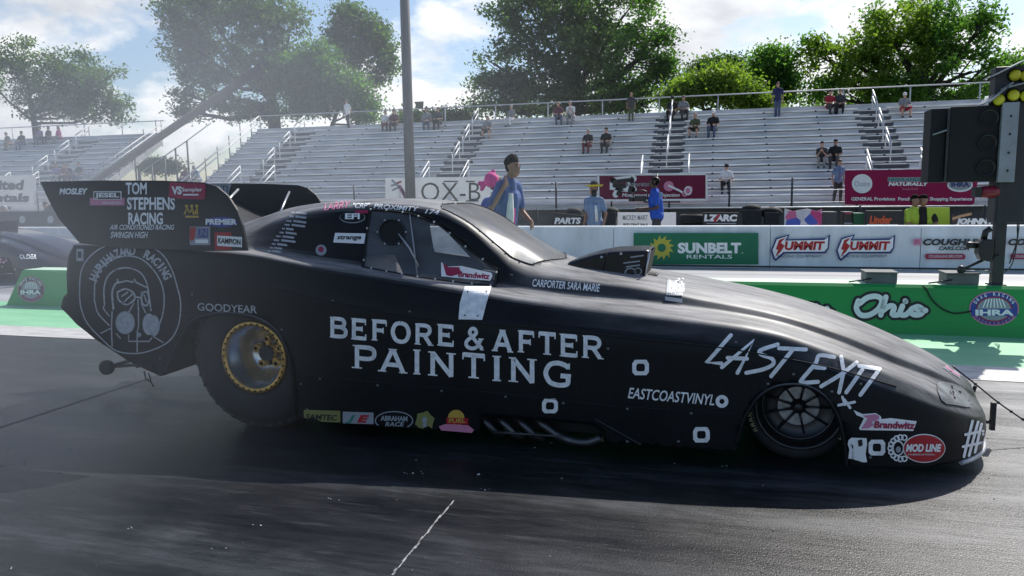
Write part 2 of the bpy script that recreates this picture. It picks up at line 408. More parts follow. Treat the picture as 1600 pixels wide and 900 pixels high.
def wallface(u, v, off):
    # front face leans from y=8.02 at z=0 to y=8.10 at z=.46
    d = ray(u, v); k = .08/(ty-.03); t = 8.02/(d[1]-k*d[2]) if False else (8.02+k*CAM_H)/(d[1]-k*d[2])
    p = cO+d*t; return p+np.array([0, -off, 0])
d = Decal(wallface)
oh = [[(1341,470),(1338,482),(1345,492),(1358,492),(1372,483),(1378,470),(1370,463),(1355,465),(1343,474)],
      [(1384,464),(1380,478),(1376,492)],[(1378,486),(1390,478),(1397,480),(1394,491),(1402,492)],
      [(1410,478),(1406,490),(1414,492),(1422,486)],[(1414,470),(1415,471)],
      [(1430,480),(1423,484),(1426,491),(1438,491),(1442,484),(1434,479),(1430,482),(1446,485)]]
ry = [[(1238,482),(1243,476),(1250,478)],[(1252,478),(1256,486),(1266,478)],[(1266,478),(1262,492),(1252,498)],[(1275,478),(1270,486),(1276,492),(1286,484)],[(1292,482),(1287,486)],[(1299,488),(1296,494)],
      [(1195,468),(1212,466),(1222,474),(1208,482)],[(1222,470),(1232,480)]]
for ls in (oh, ry):
    for l in ls: d.stroke(smooth_line(l, 4), 17, INK, 0)
    for l in ls: d.stroke(smooth_line(l, 4), 8.5, WHITE, 1)
d.build('lettering', w, 'white script lettering with a black outline')
def emblem(cx, cy, rx, ry_, dim=False):
    d = Decal(wallface)
    d.ell(cx, cy, rx, ry_, BLUEV if not dim else INK, 0, 40); d.ring(cx, cy, rx, ry_, rx*.05, PINKV, 1, 40)
    d.ell(cx, cy+1, rx*.70, ry_*.70, GREYV, 1); d.ring(cx, cy+1, rx*.73, ry_*.73, rx*.05, CRIM, 2)
    for i in range(-3, 4): d.stroke([(cx+i*rx*.10, cy-ry_*.58), (cx+i*rx*.15, cy-ry_*.05)], rx*.05, WHITE, 2)
    d.rect(cx-rx*.92, cy+ry_*.02, cx+rx*.92, cy+ry_*.42, BLUEV if not dim else INK, 3)
    d.text('IHRA', cx-rx*.76, cy+ry_*.05, cx+rx*.78, cy+ry_*.40, WHITE, 4, bold=.05)
    d.arc('DRAG RACING', cx, cy, rx*.84, ry_*.84, 160, 20, ry_*.2, WHITE, 4, .03)
    d.arc('MOTORSPORTS', cx, cy+1, rx*.84, ry_*.84, 205, 335, ry_*.18, PINKV, 4, .03)
    d.build('emblem', w, 'round blue and white racing association emblem')
emblem(1553, 482, 39, 27); emblem(49, 452, 21, 20, True)
# thin black cable hanging on the wall
b = MB(); pts = smooth_line([(1440,446),(1447,452),(1456,468),(1472,482),(1490,489),(1506,488),(1517,486)], 6)
b.tube([wallface(u, v, .012) for u, v in pts], .008, BLACK, 6)
tag(b.build('cable'), 'thin black cable sagging across the green wall beside the round emblem', 'cable')
# grey timing boxes on the wall top
GREYB = mat('grey_painted_box', (.11, .115, .12), .7, noise=.15, scale=6)
for i, (x0, x1, y0, y1, lab) in enumerate([(1353,1402,431,447,'grey metal box on the green wall top, left of the black cable'), (1479,1530,433,450,'grey metal box on the green wall top beside the starting light post')]):
    A, B = onY(x0, y1, 8.14), onY(x1, y1, 8.14); zt = onY(x0, y0, 8.14)[2]
    t = empty('timing_box', ((A[0]+B[0])/2, 8.28, ty), lab, 'box')
    b = MB(); b.box((A[0], 8.15, ty), (B[0], 8.43, ty+.105), GREYB); b.build('housing', t, bevel=.008)
    b = MB(); b.box((A[0]-.008, 8.142, ty+.105), (B[0]+.008, 8.438, ty+.118), GREYB); b.build('lid', t)
    b = MB(); b.tube([(A[0]+.05, 8.148, ty+.05), (A[0]-.06, 8.145, ty+.03), (A[0]-.16, 8.16, ty+.012)], .008, BLACK, 6); b.build('lead', t)

# ------------------------------------------------------------------ concrete barrier with sponsor banners
BARC = mat('whitewashed_concrete', (.70, .73, .76), .7, noise=.16, scale=1.7, stretch=(1.3, 1, .35), bump=.12, detail=8)
BY = 14.70
cb = empty('concrete_barrier', (0, BY+.2, 0), 'long white concrete barrier along the far lane in front of the stands', 'barrier')
b = MB(); hz = .795
xx = [-60, -15.2, -8.4, -1.9, 1.06, 3.62, 6.7, 12, 40]
for i in range(len(xx)-1):
    b.prism([(BY, 0), (BY+.02, .10), (BY+.05, hz-.02), (BY+.07, hz), (BY+.33, hz), (BY+.35, hz-.02), (BY+.40, 0)], 'X', xx[i]+.006, xx[i+1]-.006, BARC)
b.box((-60, BY+.1, 0), (40, BY+.3, hz-.03), BARC)
b.build('wall_body', cb)
b = MB(); b.box((-60, BY-.004, .012), (40, BY-.001, .045), DARKST); b.build('base_strip', cb)
barY = planeY(BY-.012)
def banner_on_barrier(label, cat='banner', name='banner'):
    return empty(name, (0, 0, 0), label, cat)
def place(o, u, v, Y):
    p = onY(u, v, Y); o.location = p; return o
# green rental banner
SUNG = mat('green_banner_vinyl', (.005, .16, .075), .55, noise=.1, scale=2); SUNY = mat('yellow_banner_vinyl', (.50, .44, .05), .55)
t = place(banner_on_barrier('dark green banner with a yellow sun gear and white block letters on the barrier'), 1090, 413, BY)
d = Decal(barY, base=.004); d.rect(990, 364, 1185, 413, SUNG, 0); d.build('cloth', t)
d = Decal(barY, base=.007)
c0 = (1034, 387); pts = []
for i in range(12):
    a = 2*math.pi*i/12
    pts += [(c0[0]+13.5*math.cos(a), c0[1]+13.5*math.sin(a)), (c0[0]+20*math.cos(a+.38), c0[1]+20*math.sin(a+.38)), (c0[0]+14*math.cos(a+.42), c0[1]+14*math.sin(a+.42))]
d.poly(pts, SUNY, 0); d.ell(c0[0], c0[1], 6.5, 6.5, SUNG, 1)
d.text('SUNBELT', 1059, 379, 1158, 396, WHITE, 1, bold=.05); d.text('RENTALS', 1073, 398, 1144, 404, WHITE, 1, bold=.01); d.ell(1160, 395, 1, 1, WHITE, 1, 8)
d.build('lettering', t)
# two red speed-shop logos
NAVY = mat('navy_vinyl', (.02, .03, .16), .5); REDB = mat('red_banner_vinyl', (.42, .008, .012), .5)
def summit(ox, lab):
    t = place(banner_on_barrier(lab, 'sign', 'sponsor_sign'), ox+40, 405, BY)
    d = Decal(barY, base=.004)
    out = [(0,392),(8,372),(30,366),(26,374),(86,372),(93,366),(91,388),(86,396),(22,396),(8,408),(4,404)]
    d.poly([(ox+a, b_) for a, b_ in out], NAVY, 0)
    inn = [(3,391),(10,374),(27,368.5),(22,376),(84,375),(90,370),(89,387),(84,393),(20,393.5),(8,404),(6,401)]
    d.poly([(ox+a, b_) for a, b_ in inn], WHITE, 1)
    d.poly([(ox+a, b_) for a, b_ in [(8,390),(13,375),(24,371),(16,379),(22,384),(16,393),(7,402),(12,390)]], REDB, 2)
    d.text('UMMIT', ox+22, 377, ox+85, 391, REDB, 2, bold=.05, shear=.15)
    d.text('RACING EQUIPMENT', ox+11, 398.5, ox+80, 403, NAVY, 2)
    d.build('lettering', t)
summit(1204, 'red lightning-bolt speed shop logo on the barrier, next to the green banner')
summit(1306, 'red lightning-bolt speed shop logo on the barrier, next to the black car dealer lettering')
def coughlin(ox, lab):
    t = place(banner_on_barrier(lab, 'sign', 'sponsor_sign'), ox+40, 405, BY)
    d = Decal(barY, base=.004)
    d.rect(ox, 373, ox+12, 383, PINKV, 0); d.text('JC', ox+2, 375, ox+10, 381, CRIM, 1)
    d.text('COUGHLIN', ox+15, 373, ox+112, 383.5, INK, 0, bold=.05, shear=.2); d.text('CARS.COM', ox+40, 385, ox+88, 391, INK, 0, bold=.03, shear=.2)
    d.poly([(ox+18,400),(ox+20,396.5),(ox+78,396.5),(ox+82,400),(ox+80,405),(ox+20,405)], CRIM, 0); d.text('COUGHLINCARS.COM', ox+24, 398.5, ox+76, 402.5, WHITE, 1)
    d.build('lettering', t)
coughlin(1427, 'black car dealer lettering over a crimson web address, left of the starting light post')
coughlin(1560, 'black car dealer lettering over a crimson web address, partly behind the starting light post')

# ------------------------------------------------------------------ bleachers
NR, Y0, DY, Z0, DZ = 13, 33.6, .56, 1.36, .345
def row_yz(i): return Y0+DY*i, Z0+DZ*i
PIPE = mat('painted_white_pipe', (.50, .52, .54), .5, .2)
STAIR_SHADE = mat('stair_shadow_board', (.075, .078, .085), .7, noise=.3, scale=3)  # dark boards below the treads paint in the stair shadow
def make_bleacher(name, label, x0, x1, aisles):
    root = empty(name, ((x0+x1)/2, Y0-.6, 0), label, 'bleachers')
    # spans of seat between the aisles
    spans, a = [], x0
    for ax in sorted(aisles): spans.append((a, ax-.65)); a = ax+.65
    spans.append((a, x1))
    for i in range(NR):
        y, z = row_yz(i)
        b = MB()
        for s0, s1 in spans: b.box((s0, y, z-.045), (s1, y+.26, z), ALU); b.box((s0, y-.012, z-.075), (s1, y-.001, z-.002), ALU)
        b.build('seat_plank', root)
        b = MB()
        b.box((x0, y+.30, z-.06), (x1, y+.52, z-.025), ALU)                 # footboard for the row above
        b.box((x0, y+.525, z-.40), (x1, y+.54, z-.06+DZ-.06), ALUD)          # riser board
        b.build('footboard', root)
    b = MB()                                                                 # front walkway
    b.box((x0, Y0-1.25, .88), (x1, Y0-.06, .94), ALU); b.box((x0, Y0-1.27, .80), (x1, Y0-1.25, .96), ALUD)
    b.box((x0, Y0-.05, .88), (x1, Y0-.03, 1.26), ALUD)
    b.build('walkway', root)
    x = x0+.3
    while x < x1:                                                            # sloping rakers with their brackets
        b = MB(); y1, z1 = row_yz(NR-1)
        b.tube([(x, Y0-.1, .62), (x, y1+.4, z1-.45)], .07, DARKST, 6)
        for i in range(NR):
            y, z = row_yz(i); b.box((x-.045, y-.02, z-.15), (x+.045, y+.08, z-.046), DARKST)
        b.tube([(x, Y0-.1, .7), (x, Y0-.1, 0)], .05, DARKST, 6); b.tube([(x, y1+.3, z1-.4), (x, y1+.3, 0)], .05, DARKST, 6); b.tube([(x, Y0+3.4, 2.9), (x, Y0+3.4, 0)], .05, DARKST, 6)
        b.tube([(x, Y0, 0.1), (x, Y0+3.4, 2.8)], .035, DARKST, 6); b.tube([(x, Y0+3.4, .1), (x, y1+.3, z1-.6)], .035, DARKST, 6)
        b.build('raker', root); x += 2.45
    yb, zb = row_yz(NR-1); yb += .95                                         # guard rail along the top
    b = MB(); zt = zb+1.05
    b.tube([(x0, yb, zt), (x1, yb, zt)], .035, PIPE, 6); b.tube([(x0, yb, zb+.1), (x1, yb, zb+.1)], .03, PIPE, 6)
    b.build('top_rail', root)
    x = x0
    while x <= x1+.01:
        b = MB(); b.tube([(x, yb, zb-.6), (x, yb, zt)], .033, PIPE, 6); b.build('rail_post', root); x += 3.05
    x = x0+1.0
    while x < x1:                                                            # front fence posts
        b = MB(); b.tube([(x, Y0-1.3, 0.0), (x, Y0-1.3, 2.0)], .045, DARKST, 6); b.build('fence_post', root); x += 2.45
    b = MB(); b.tube([(x0, Y0-1.3, 1.5), (x1, Y0-1.3, 1.5)], .02, STEEL, 6); b.tube([(x0, Y0-1.3, 1.0), (x1, Y0-1.3, 1.0)], .02, STEEL, 6); b.build('front_rail', root)
    # stairs and handrails
    for ax in aisles:
        b = MB()
        for i in range(NR):
            y, z = row_yz(i)
            b.box((ax-.64, y-.075, z-.17), (ax+.64, y+.20, z-.135), ALU); b.box((ax-.85, y-.075, z-.33), (ax+.75, y-.065, z-.175), STAIR_SHADE)
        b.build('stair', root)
        def rail(x, i0, i1, m=PIPE):
            y_, z_ = row_yz(i0); y2, z2 = row_yz(i1); b = MB()
            for h in (.92, .62): b.tube([(x, y_, z_+h-.1), (x, y2, z2+h-.1)], .035, m, 6)
            b.tube([(x, y_, z_-.3), (x, y_, z_+.83)], .03, m, 6); b.tube([(x, y2, z2-.3), (x, y2, z2+.83)], .03, m, 6)
            b.build('handrail', root)
        rail(ax, 4, 6); rail(ax, 7, 9); rail(ax, 10, 12)
        rail(ax-1.05, 0, 3); rail(ax+1.05, 0, 3)
    for xe_ in (x0-.05, x1+.05):                                             # end rails down the sides
        b = MB(); ya, za = row_yz(0); yb2, zb2 = row_yz(NR-1)
        for h in (1.05, .75): b.tube([(xe_, ya, za+h-.1), (xe_, yb2+.9, zb2+h)], .04, PIPE, 6)
        for i in range(0, NR, 2):
            y, z = row_yz(i); b.tube([(xe_, y, z-.5), (xe_, y, z+1.0)], .028, DARKST, 6)
        b.build('end_rail', root)
        b = MB(); b.prism([(ya, za-.75), (yb2+.5, zb2-.5), (yb2+.5, zb2-.15), (ya, za-.1)], 'X', xe_-.02, xe_+.02, ALUD); b.build('end_stringer', root)
    return root
def xat(u, i, v=200): return onY(u, v, row_yz(i)[0])[0]
A1 = [xat(410, 4, 240), xat(712, 5, 230), xat(1043, 5, 220), xat(1388, 5, 220)]
make_bleacher('bleacher', 'long aluminium bleacher with four stairways behind the barrier, right of the gap', -27.3, 24.0, A1)
make_bleacher('bleacher', 'aluminium bleacher at the far left, ending in a stepped side railing', -56.0, -34.3, [xat(48, 4, 240), -48])
# dark fabric skirt and clutter wall under the stand
SKIRT = mat('grey_windscreen_mesh', (.085, .09, .095), .85, noise=.25, scale=1.2, stretch=(1, 1, .3))
for x0_, x1_, lab in ((-58, -34.3, 'grey windscreen fabric closing the underside of the far left bleacher'), (-27.3, 24, 'long grey windscreen fabric closing the underside of the long bleacher')):
    b = MB(); x = x0_; prof = []
    while x < x1_:
        prof += [(x, Y0-.95), (x+.6, Y0-.97), (x+1.2, Y0-.94)]; x += 1.8
    b.add([(p[0], p[1], z) for z in (.05, .86) for p in prof], [(i, i+1, len(prof)+i+1, len(prof)+i) for i in range(len(prof)-1)], SKIRT)
    o = b.build('windscreen'); so_ = o.modifiers.new('t', 'SOLIDIFY'); so_.thickness = .02; tag(o, lab, 'windscreen')

# ------------------------------------------------------------------ banners hung on the front of the stands
FY = Y0-1.42
fp = planeY(FY)
def stand_banner(label, quad, m, border=None, name='banner', cat='banner', Y=FY):
    f = planeY(Y)
    t = place(empty(name, (0, 0, 0), label, cat), (quad[0][0]+quad[2][0])/2, quad[2][1], Y)
    b = MB(); pts = [onY(u, v, Y) for u, v in quad]; n = len(pts)
    back = [p+np.array([0, .012, 0]) for p in pts]
    b.add(pts+back, [tuple(range(n))]+[tuple(range(n, 2*n))[::-1]]+[(i, n+i, n+(i+1) % n, (i+1) % n) for i in range(n)], m)
    b.build('cloth', t)
    if border:
        d = Decal(f, base=.004); q = quad+[quad[0]]
        for i in range(4): d.stroke([q[i], q[i+1]], 3, border, 0, caps=False)
        d.build('border', t)
    return t, Decal(f, base=.006)
WB = backlit(mat('white_banner_cloth', (.80, .81, .82), .7, noise=.06, scale=1.5))
t, d = stand_banner('white banner with large black letters hung on the stand, behind the lamp pole', [(602,278),(766,276),(766,324),(602,324)], WB)
d.text("OX-B'", 658, 284, 757, 314, INK, 0, bold=-.006)
for x0, x1, y in [(660,686,314),(692,716,314),(728,748,314),(693,716,283.5),(728,742,283.5)]: d.rect(x0, y-1, x1, y+1, INK, 0)
for l in [[(613,282),(620,288),(628,296),(633,308)],[(620,288),(612,290)],[(624,292),(614,297)],[(621,286),(626,284)]]: d.stroke(l, 3.4, CRIM if l[0][0] == 621 else GREYV, 1)
d.stroke([(625,292),(634,308)], 6, PINKV, 1)
d.build('lettering', t)
MAR = backlit(mat('maroon_banner_cloth', (.20, .012, .06), .7, noise=.08, scale=1.5), .3)
t, d = stand_banner('maroon banner with white edge and wrench logo, behind the man in royal blue', [(935,273),(1104,272),(1104,312),(935,313)], MAR, WHITE)
for l in [[(958,282),(990,279)],[(958,282),(955,292),(978,294)],[(962,304),(966,294),(990,296)],[(985,280),(988,296)]]: d.stroke(l, 10, WHITE, 0)
for l in [[(960,284),(988,281)],[(960,290),(976,291)],[(966,303),(969,297)],[(984,300),(988,284)]]: d.stroke(l, 6.5, INK, 1)
d.text('Carburetors', 978, 284, 1018, 291, GREYV, 2, bold=.02); d.text('Motorsports Fuel Injection', 972, 302, 1062, 309, WHITE, 2, bold=.02, shear=.2)
d.ell(1045, 291, 8, 8, PINKV, 0); d.stroke([(1045,290),(1062,298),(1070,303)], 3, WHITE, 1); d.stroke([(1070,303),(1078,295)], 9, PINKV, 1); d.ring(1075, 298, 6, 7, 2, WHITE, 2)
d.build('lettering', t)
MAG = backlit(mat('magenta_banner_cloth', (.32, .008, .09), .7, noise=.06, scale=1.2), .3)
t, d = stand_banner('wide magenta banner with a white disc and green lettering hung on the stand', [(1320,266),(1530,264),(1530,270),(1522,318),(1514,322),(1320,319)], MAG)
d.ell(1347, 287, 16, 15, WHITE, 0); d.text('Choice', 1335, 283, 1359, 291, GREYV, 1); d.rect(1387, 277, 1452, 284, GREYV, 0); d.text('HIGHLANDERS', 1388, 278, 1451, 283, TEALV, 1, bold=.05)
d.text('NATURALLY', 1388, 284.5, 1451, 290.5, WHITE, 1, bold=.06, shear=.2); d.text('Snacks Food', 1410, 293, 1434, 297, PINKV, 1)
d.ell(1500, 289, 20, 11, WHITE, 0); d.ell(1500, 288, 18, 9, GREYV, 1); d.text('IHRA', 1486, 284, 1515, 292, NAVY, 2, bold=.05)
d.text('GENERAL Provisions  Poncho Brand  Shopping Experience', 1330, 308, 1519, 315, WHITE, 1, bold=.03)
d.build('lettering', t)
# the rental banner at the left hangs below the left stand
t, d = stand_banner('white banner with grey bold letters hung on the left stand, at the frame edge', [(-40,275),(56,274),(56,321),(-40,322)], WB)
d.text('United', -33, 281, 38, 297, INK, 0, bold=.05, shear=.1); d.text('Rentals', -42, 302, 46, 316, INK, 0, bold=.05, shear=.1)
d.build('lettering', t)

# ------------------------------------------------------------------ lamp pole
p0 = onY(637, 160, 18.0); 
t = empty('lamp_pole', (p0[0], 18.0, 0), 'tall weathered steel lamp pole standing behind the car roof', 'lamp pole')
POLE = mat('weathered_pole_steel', (.17, .165, .165), .6, .35, noise=.25, scale=3, stretch=(3, 3, .3))
b = MB(); b.tube([(p0[0], 18.0, .1), (p0[0], 18.0, 4), (p0[0], 18.0, 12.5)], [.135, .128, .10], POLE, 20); b.build('shaft', t)
b = MB(); b.box((p0[0]-.25, 17.75, 0), (p0[0]+.25, 18.25, .1), CONC); b.build('footing', t, bevel=.01)
b = MB(); b.tube([(p0[0], 18, 12.3), (p0[0], 17.4, 12.7), (p0[0], 16.6, 12.8)], .05, POLE, 8); b.build('arm', t)
b = MB(); b.box((p0[0]-.16, 15.9, 12.72), (p0[0]+.16, 16.7, 12.88), DARKST); b.build('lamp_head', t, bevel=.03)
# unidentified diagonal band, built as a solid dark boom between the stands
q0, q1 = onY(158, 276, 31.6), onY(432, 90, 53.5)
t = empty('slanted_bar', (q0[0], 31.6, 0), 'unidentified dark slanted boom rising through the gap between the bleachers', 'bar')
b = MB(); dq = q1-q0; st = q0-dq*.12; BAR_DARK = mat('dark_bar_surface', (.010, .011, .014), .8)
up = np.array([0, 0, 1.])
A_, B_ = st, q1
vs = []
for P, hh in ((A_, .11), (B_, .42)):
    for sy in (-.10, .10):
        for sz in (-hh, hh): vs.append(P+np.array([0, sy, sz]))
b.add(vs, [(0,1,3,2),(4,6,7,5),(0,4,5,1),(2,3,7,6),(1,5,7,3),(0,2,6,4)], BAR_DARK); b.build('beam', t)
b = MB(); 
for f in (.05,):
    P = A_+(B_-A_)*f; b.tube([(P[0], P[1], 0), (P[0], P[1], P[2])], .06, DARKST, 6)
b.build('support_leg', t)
# ramp railing in the gap
t = empty('ramp_railing', (-28.8, 36, 0), 'grey ramp railing with upright posts in the gap between the bleachers', 'railing')
b = MB(); prev = None
for u, v, vb in [(211,248,285),(219,270,288),(237,258,290),(257,245,288),(274,231,285),(292,220,282)]:
    P = onY(u, v, 36.2); b.tube([(P[0], P[1], 0), tuple(P)], .05, DARKST, 6)
b.build('post', t)
b = MB(); b.tube([onY(219,270,36.2), onY(292,220,36.2), onY(330,192,36.2)], .03, PIPE, 6); b.build('handrail', t)

# ------------------------------------------------------------------ trees
def leaf_material(name, c1, c2, c3):
    m = bpy.data.materials.new(name); m.use_nodes = True; nt = m.node_tree; L = nt.links.new
    out = nt.nodes['Material Output']; b = nt.nodes['Principled BSDF']
    g = nn(nt, 'ShaderNodeTexCoord'); n1 = nn(nt, 'ShaderNodeTexNoise', inp={'Scale': .55, 'Detail': 3}); n2 = nn(nt, 'ShaderNodeTexNoise', inp={'Scale': 3.5, 'Detail': 2})
    L(g.outputs['Object'], n1.inputs['Vector']); L(g.outputs['Object'], n2.inputs['Vector'])
    ad = nn(nt, 'ShaderNodeMath', operation='MULTIPLY_ADD', inp={1: .5}); L(n1.outputs[0], ad.inputs[0])
    m2 = nn(nt, 'ShaderNodeMath', operation='MULTIPLY', inp={1: .5}); L(n2.outputs[0], m2.inputs[0]); L(m2.outputs[0], ad.inputs[2])
    rp = nn(nt, 'ShaderNodeValToRGB'); e = rp.color_ramp.elements
    e[0].position = .36; e[0].color = c1+(1,); e[1].position = .64; e[1].color = c3+(1,); x = e.new(.5); x.color = c2+(1,)
    L(ad.outputs[0], rp.inputs[0]); L(rp.outputs[0], b.inputs['Base Color']); b.inputs['Roughness'].default_value = .55; b.inputs['Specular IOR Level'].default_value = .3
    tr = nn(nt, 'ShaderNodeBsdfTranslucent'); ms = nn(nt, 'ShaderNodeMixShader', inp={0: .55})
    br = nn(nt, 'ShaderNodeMixRGB', blend_type='MULTIPLY', inp={0: 1, 2: (1.9, 2.1, .9, 1)}); L(rp.outputs[0], br.inputs[1]); L(br.outputs[0], tr.inputs[0])
    L(b.outputs[0], ms.inputs[1]); L(tr.outputs[0], ms.inputs[2]); L(ms.outputs[0], out.inputs[0]); return m
LEAF = [leaf_material('dark_foliage', (.035, .07, .03), (.06, .11, .04), (.10, .16, .055)),
        leaf_material('mid_foliage', (.04, .10, .025), (.07, .15, .035), (.11, .21, .05)),
        leaf_material('yellow_green_foliage', (.08, .14, .025), (.12, .19, .035), (.18, .25, .05))]
BARK = mat('tree_bark', (.045, .037, .030), .9, noise=.35, scale=4, stretch=(2, 2, .4), bump=.5)
def make_tree(name, label, cat, base_u, Y, lobes, leafm, seed, nleaf=9000, leaf=.26, group=None, clump=26, trunk_r=.32, extra=None):
    """lobes: picture-plane ellipses (cx,cy,rx,ry[,weight]) taken at the tree's own distance; depth of the crown is its real radius"""
    rg = np.random.default_rng(seed); nleaf = int(nleaf*3.0); leaf *= .62
    base = onY(base_u, 260, Y); bx = base[0]
    k = Y/FPX*1.02
    L3 = []
    for l in lobes:
        c = onY(l[0], l[1], Y); w_ = l[4] if len(l) > 4 else 1.0
        dy = rg.uniform(-.35, .35)*l[2]*k
        L3.append((np.array([c[0], Y+dy, c[2]]), np.array([l[2]*k, max(1.1, .8*l[2]*k), l[3]*k]), w_))
    t = empty(name, (bx, Y, 0), label, cat, group)
    vol = np.array([max(.05, l[1][0]*l[1][2]*l[2]) for l in L3]); vol = vol/vol.sum()
    ncl = nleaf//clump
    cents, nd = [], []
    for (c, r, w_), f in zip(L3, vol):
        n = max(3, int(ncl*f))
        dv = rg.normal(size=(n, 3)); dv /= np.linalg.norm(dv, axis=1)[:, None]
        rr = rg.random(n)**.6                                  # leaves keep to the outer crown
        cents.append(c+dv*rr[:, None]*r*.96); nd.append(dv)
    cents = np.concatenate(cents); nd = np.concatenate(nd)
    # gaps where the sky shows through
    hol = cents[rg.integers(0, len(cents), max(6, len(cents)//26))]+rg.normal(size=(max(6, len(cents)//26), 3))*.3
    keep = np.ones(len(cents), bool)
    for h_ in (hol if nleaf > 29000 else []): keep &= (((cents-h_)*np.array([1, .3, 1]))**2).sum(1) > rg.uniform(.3, .7)**2
    cents = cents[keep]
    # leaf cards: each clump is a drooping spray
    N = len(cents)*clump
    sig = rg.uniform(.24, .52, len(cents)).repeat(clump)[:, None]
    off = rg.normal(size=(N, 3))*sig*np.array([1, 1, .62])
    P = cents.repeat(clump, 0)+off
    nrm = rg.normal(size=(N, 3))+np.array([0, 0, .55]); nrm /= np.linalg.norm(nrm, axis=1)[:, None]
    a = np.cross(nrm, rg.normal(size=(N, 3))); a /= np.linalg.norm(a, axis=1)[:, None]; b_ = np.cross(nrm, a)
    s1 = (leaf*rg.uniform(.55, 1.25, N))[:, None]; s2 = s1*rg.uniform(.42, .62, N)[:, None]
    V = np.stack([P-a*s1, P-b_*s2+a*s1*.1, P+a*s1, P+b_*s2+a*s1*.1], 1).reshape(-1, 3)
    me = bpy.data.meshes.new('crown'); me.vertices.add(4*N); me.vertices.foreach_set('co', V.ravel().astype(np.float32))
    me.loops.add(4*N); me.loops.foreach_set('vertex_index', np.arange(4*N, dtype=np.int32)); me.polygons.add(N)
    me.polygons.foreach_set('loop_start', np.arange(0, 4*N, 4, dtype=np.int32)); me.polygons.foreach_set('loop_total', np.full(N, 4, dtype=np.int32))
    me.materials.append(leafm)
    if extra:
        me.materials.append(extra[0]); eps = [(onY(u, v, Y), r_*k) for u, v, r_ in extra[1]]
        mi = np.zeros(N, dtype=np.int32)
        for e, r_ in eps: mi |= ((((P-e)*np.array([1, .35, 1]))**2).sum(1) < r_**2).astype(np.int32)
        me.polygons.foreach_set('material_index', mi)
    me.update(calc_edges=True); link('crown', me, t)
    # trunk and limbs reaching into the lobes
    b = MB(); top = max(l[0][2] for l in L3); h0 = min(l[0][2]-l[1][2] for l in L3)
    zt = h0+(top-h0)*.45
    b.tube([(bx, Y, -.1), (bx+.1, Y, h0*.5), (bx-.05, Y+.1, h0), (bx+rg.normal()*.3, Y, zt)], [trunk_r*1.25, trunk_r, trunk_r*.9, trunk_r*.5], BARK, 10)
    b.build('trunk', t)
    for i, (c, r, w_) in enumerate(L3):
        b = MB()
        z0 = min(h0+(.15+.5*rg.random())*(zt-h0), c[2]-.3)
        st = np.array([bx, Y, max(1.0, z0)]); mid = (st+c)/2+np.array([0, 0, -.08*abs(c[0]-bx)])
        b.tube([st, mid, c, c+(c-mid)*.12], [trunk_r*.42, trunk_r*.3, trunk_r*.17, .03], BARK, 7)
        for q in range(5):
            dv = rg.normal(size=3); dv /= np.linalg.norm(dv); e = c+dv*r*.8; f = rg.uniform(.2, .9); s0 = mid+(c-mid)*f
            b.tube([s0, (s0+e)/2+rg.normal(size=3)*.15, e], [trunk_r*.15, trunk_r*.09, .018], BARK, 5)
        b.build('limb', t)
    return t
G = 'trees behind the bleachers'
make_tree('tree', 'hazy round grey-green tree at the far left behind the bleachers', 'tree', 60, 54, [(35,95,48,52),(100,110,62,48),(150,135,45,45),(60,150,75,45),(-25,110,50,60),(130,170,55,30,.8),(178,165,26,32,.8),(182,112,14,12,.5)], LEAF[0], 1, 11000, .25, G, trunk_r=.3)
make_tree('tree', 'big dark thick-trunked tree left of the lamp pole, cut by the frame top', 'tree', 432, 52,
          [(330,15,90,55),(300,70,62,45),(280,20,40,40,.8),(420,20,80,50),(390,85,80,50),(330,120,62,46),(440,130,60,40,.9),(300,150,32,30,.7),(360,165,50,22,.8),(285,115,22,22,.5),(450,60,40,45),(300,175,40,18,.7),(400,178,60,16,.8),(455,172,40,20,.7)], LEAF[0], 2, 17000, .25, G, trunk_r=.55)
make_tree('tree', 'bright green bushy tree in front of the large trunk, left of the lamp pole', 'tree', 520, 50, [(500,105,48,42),(540,140,52,34),(475,140,38,32),(560,165,36,24,.8),(500,165,50,20,.8),(450,105,30,26,.7),(575,185,22,14,.6)], LEAF[1], 3, 9000, .22, G, trunk_r=.2)
make_tree('tree', 'thin dark tree with spread twigs just left of the lamp pole', 'tree', 560, 53, [(570,50,34,34,.55),(545,25,30,26,.5),(595,75,26,30,.5),(555,85,32,26,.5),(605,105,20,20,.4),(528,60,26,30,.5),(585,120,26,18,.4)], LEAF[0], 4, 4200, .24, G, trunk_r=.2)
make_tree('tree', 'largest dark tree, tall and wide, rising right of the lamp pole past the frame top', 'tree', 900, 52,
          [(820,0,70,46),(900,20,80,60),(970,30,62,55),(840,80,70,55),(930,90,80,50),(1000,90,52,48),(780,105,46,36,.9),(800,140,56,32,.9),(880,145,70,32),(960,145,70,30),(1030,115,34,38,.9),(1040,60,20,26,.5),(790,15,40,20,.5),(752,130,24,20,.5),(800,165,60,16,.8),(880,166,70,16,.8),(960,165,60,16,.8),(1030,155,36,18,.8),(745,165,30,14,.6)], LEAF[0], 5, 23000, .25, G,
          trunk_r=.5, extra=(LEAF[1], [(1000,110,55),(1010,50,45),(960,150,40)]))
make_tree('bush', 'yellow-green bushy thicket right of the largest tree', 'bush', 1100, 48, [(1085,140,36,24),(1125,130,34,26),(1155,146,36,22),(1060,152,30,18),(1185,160,30,14)], LEAF[2], 6, 6500, .2, G, trunk_r=.12)
make_tree('tree', 'small dark round tree above the yellow-green thicket', 'tree', 1120, 56, [(1118,114,32,22),(1140,104,22,14,.8),(1095,112,18,12,.6)], LEAF[0], 7, 4000, .22, G, trunk_r=.15)
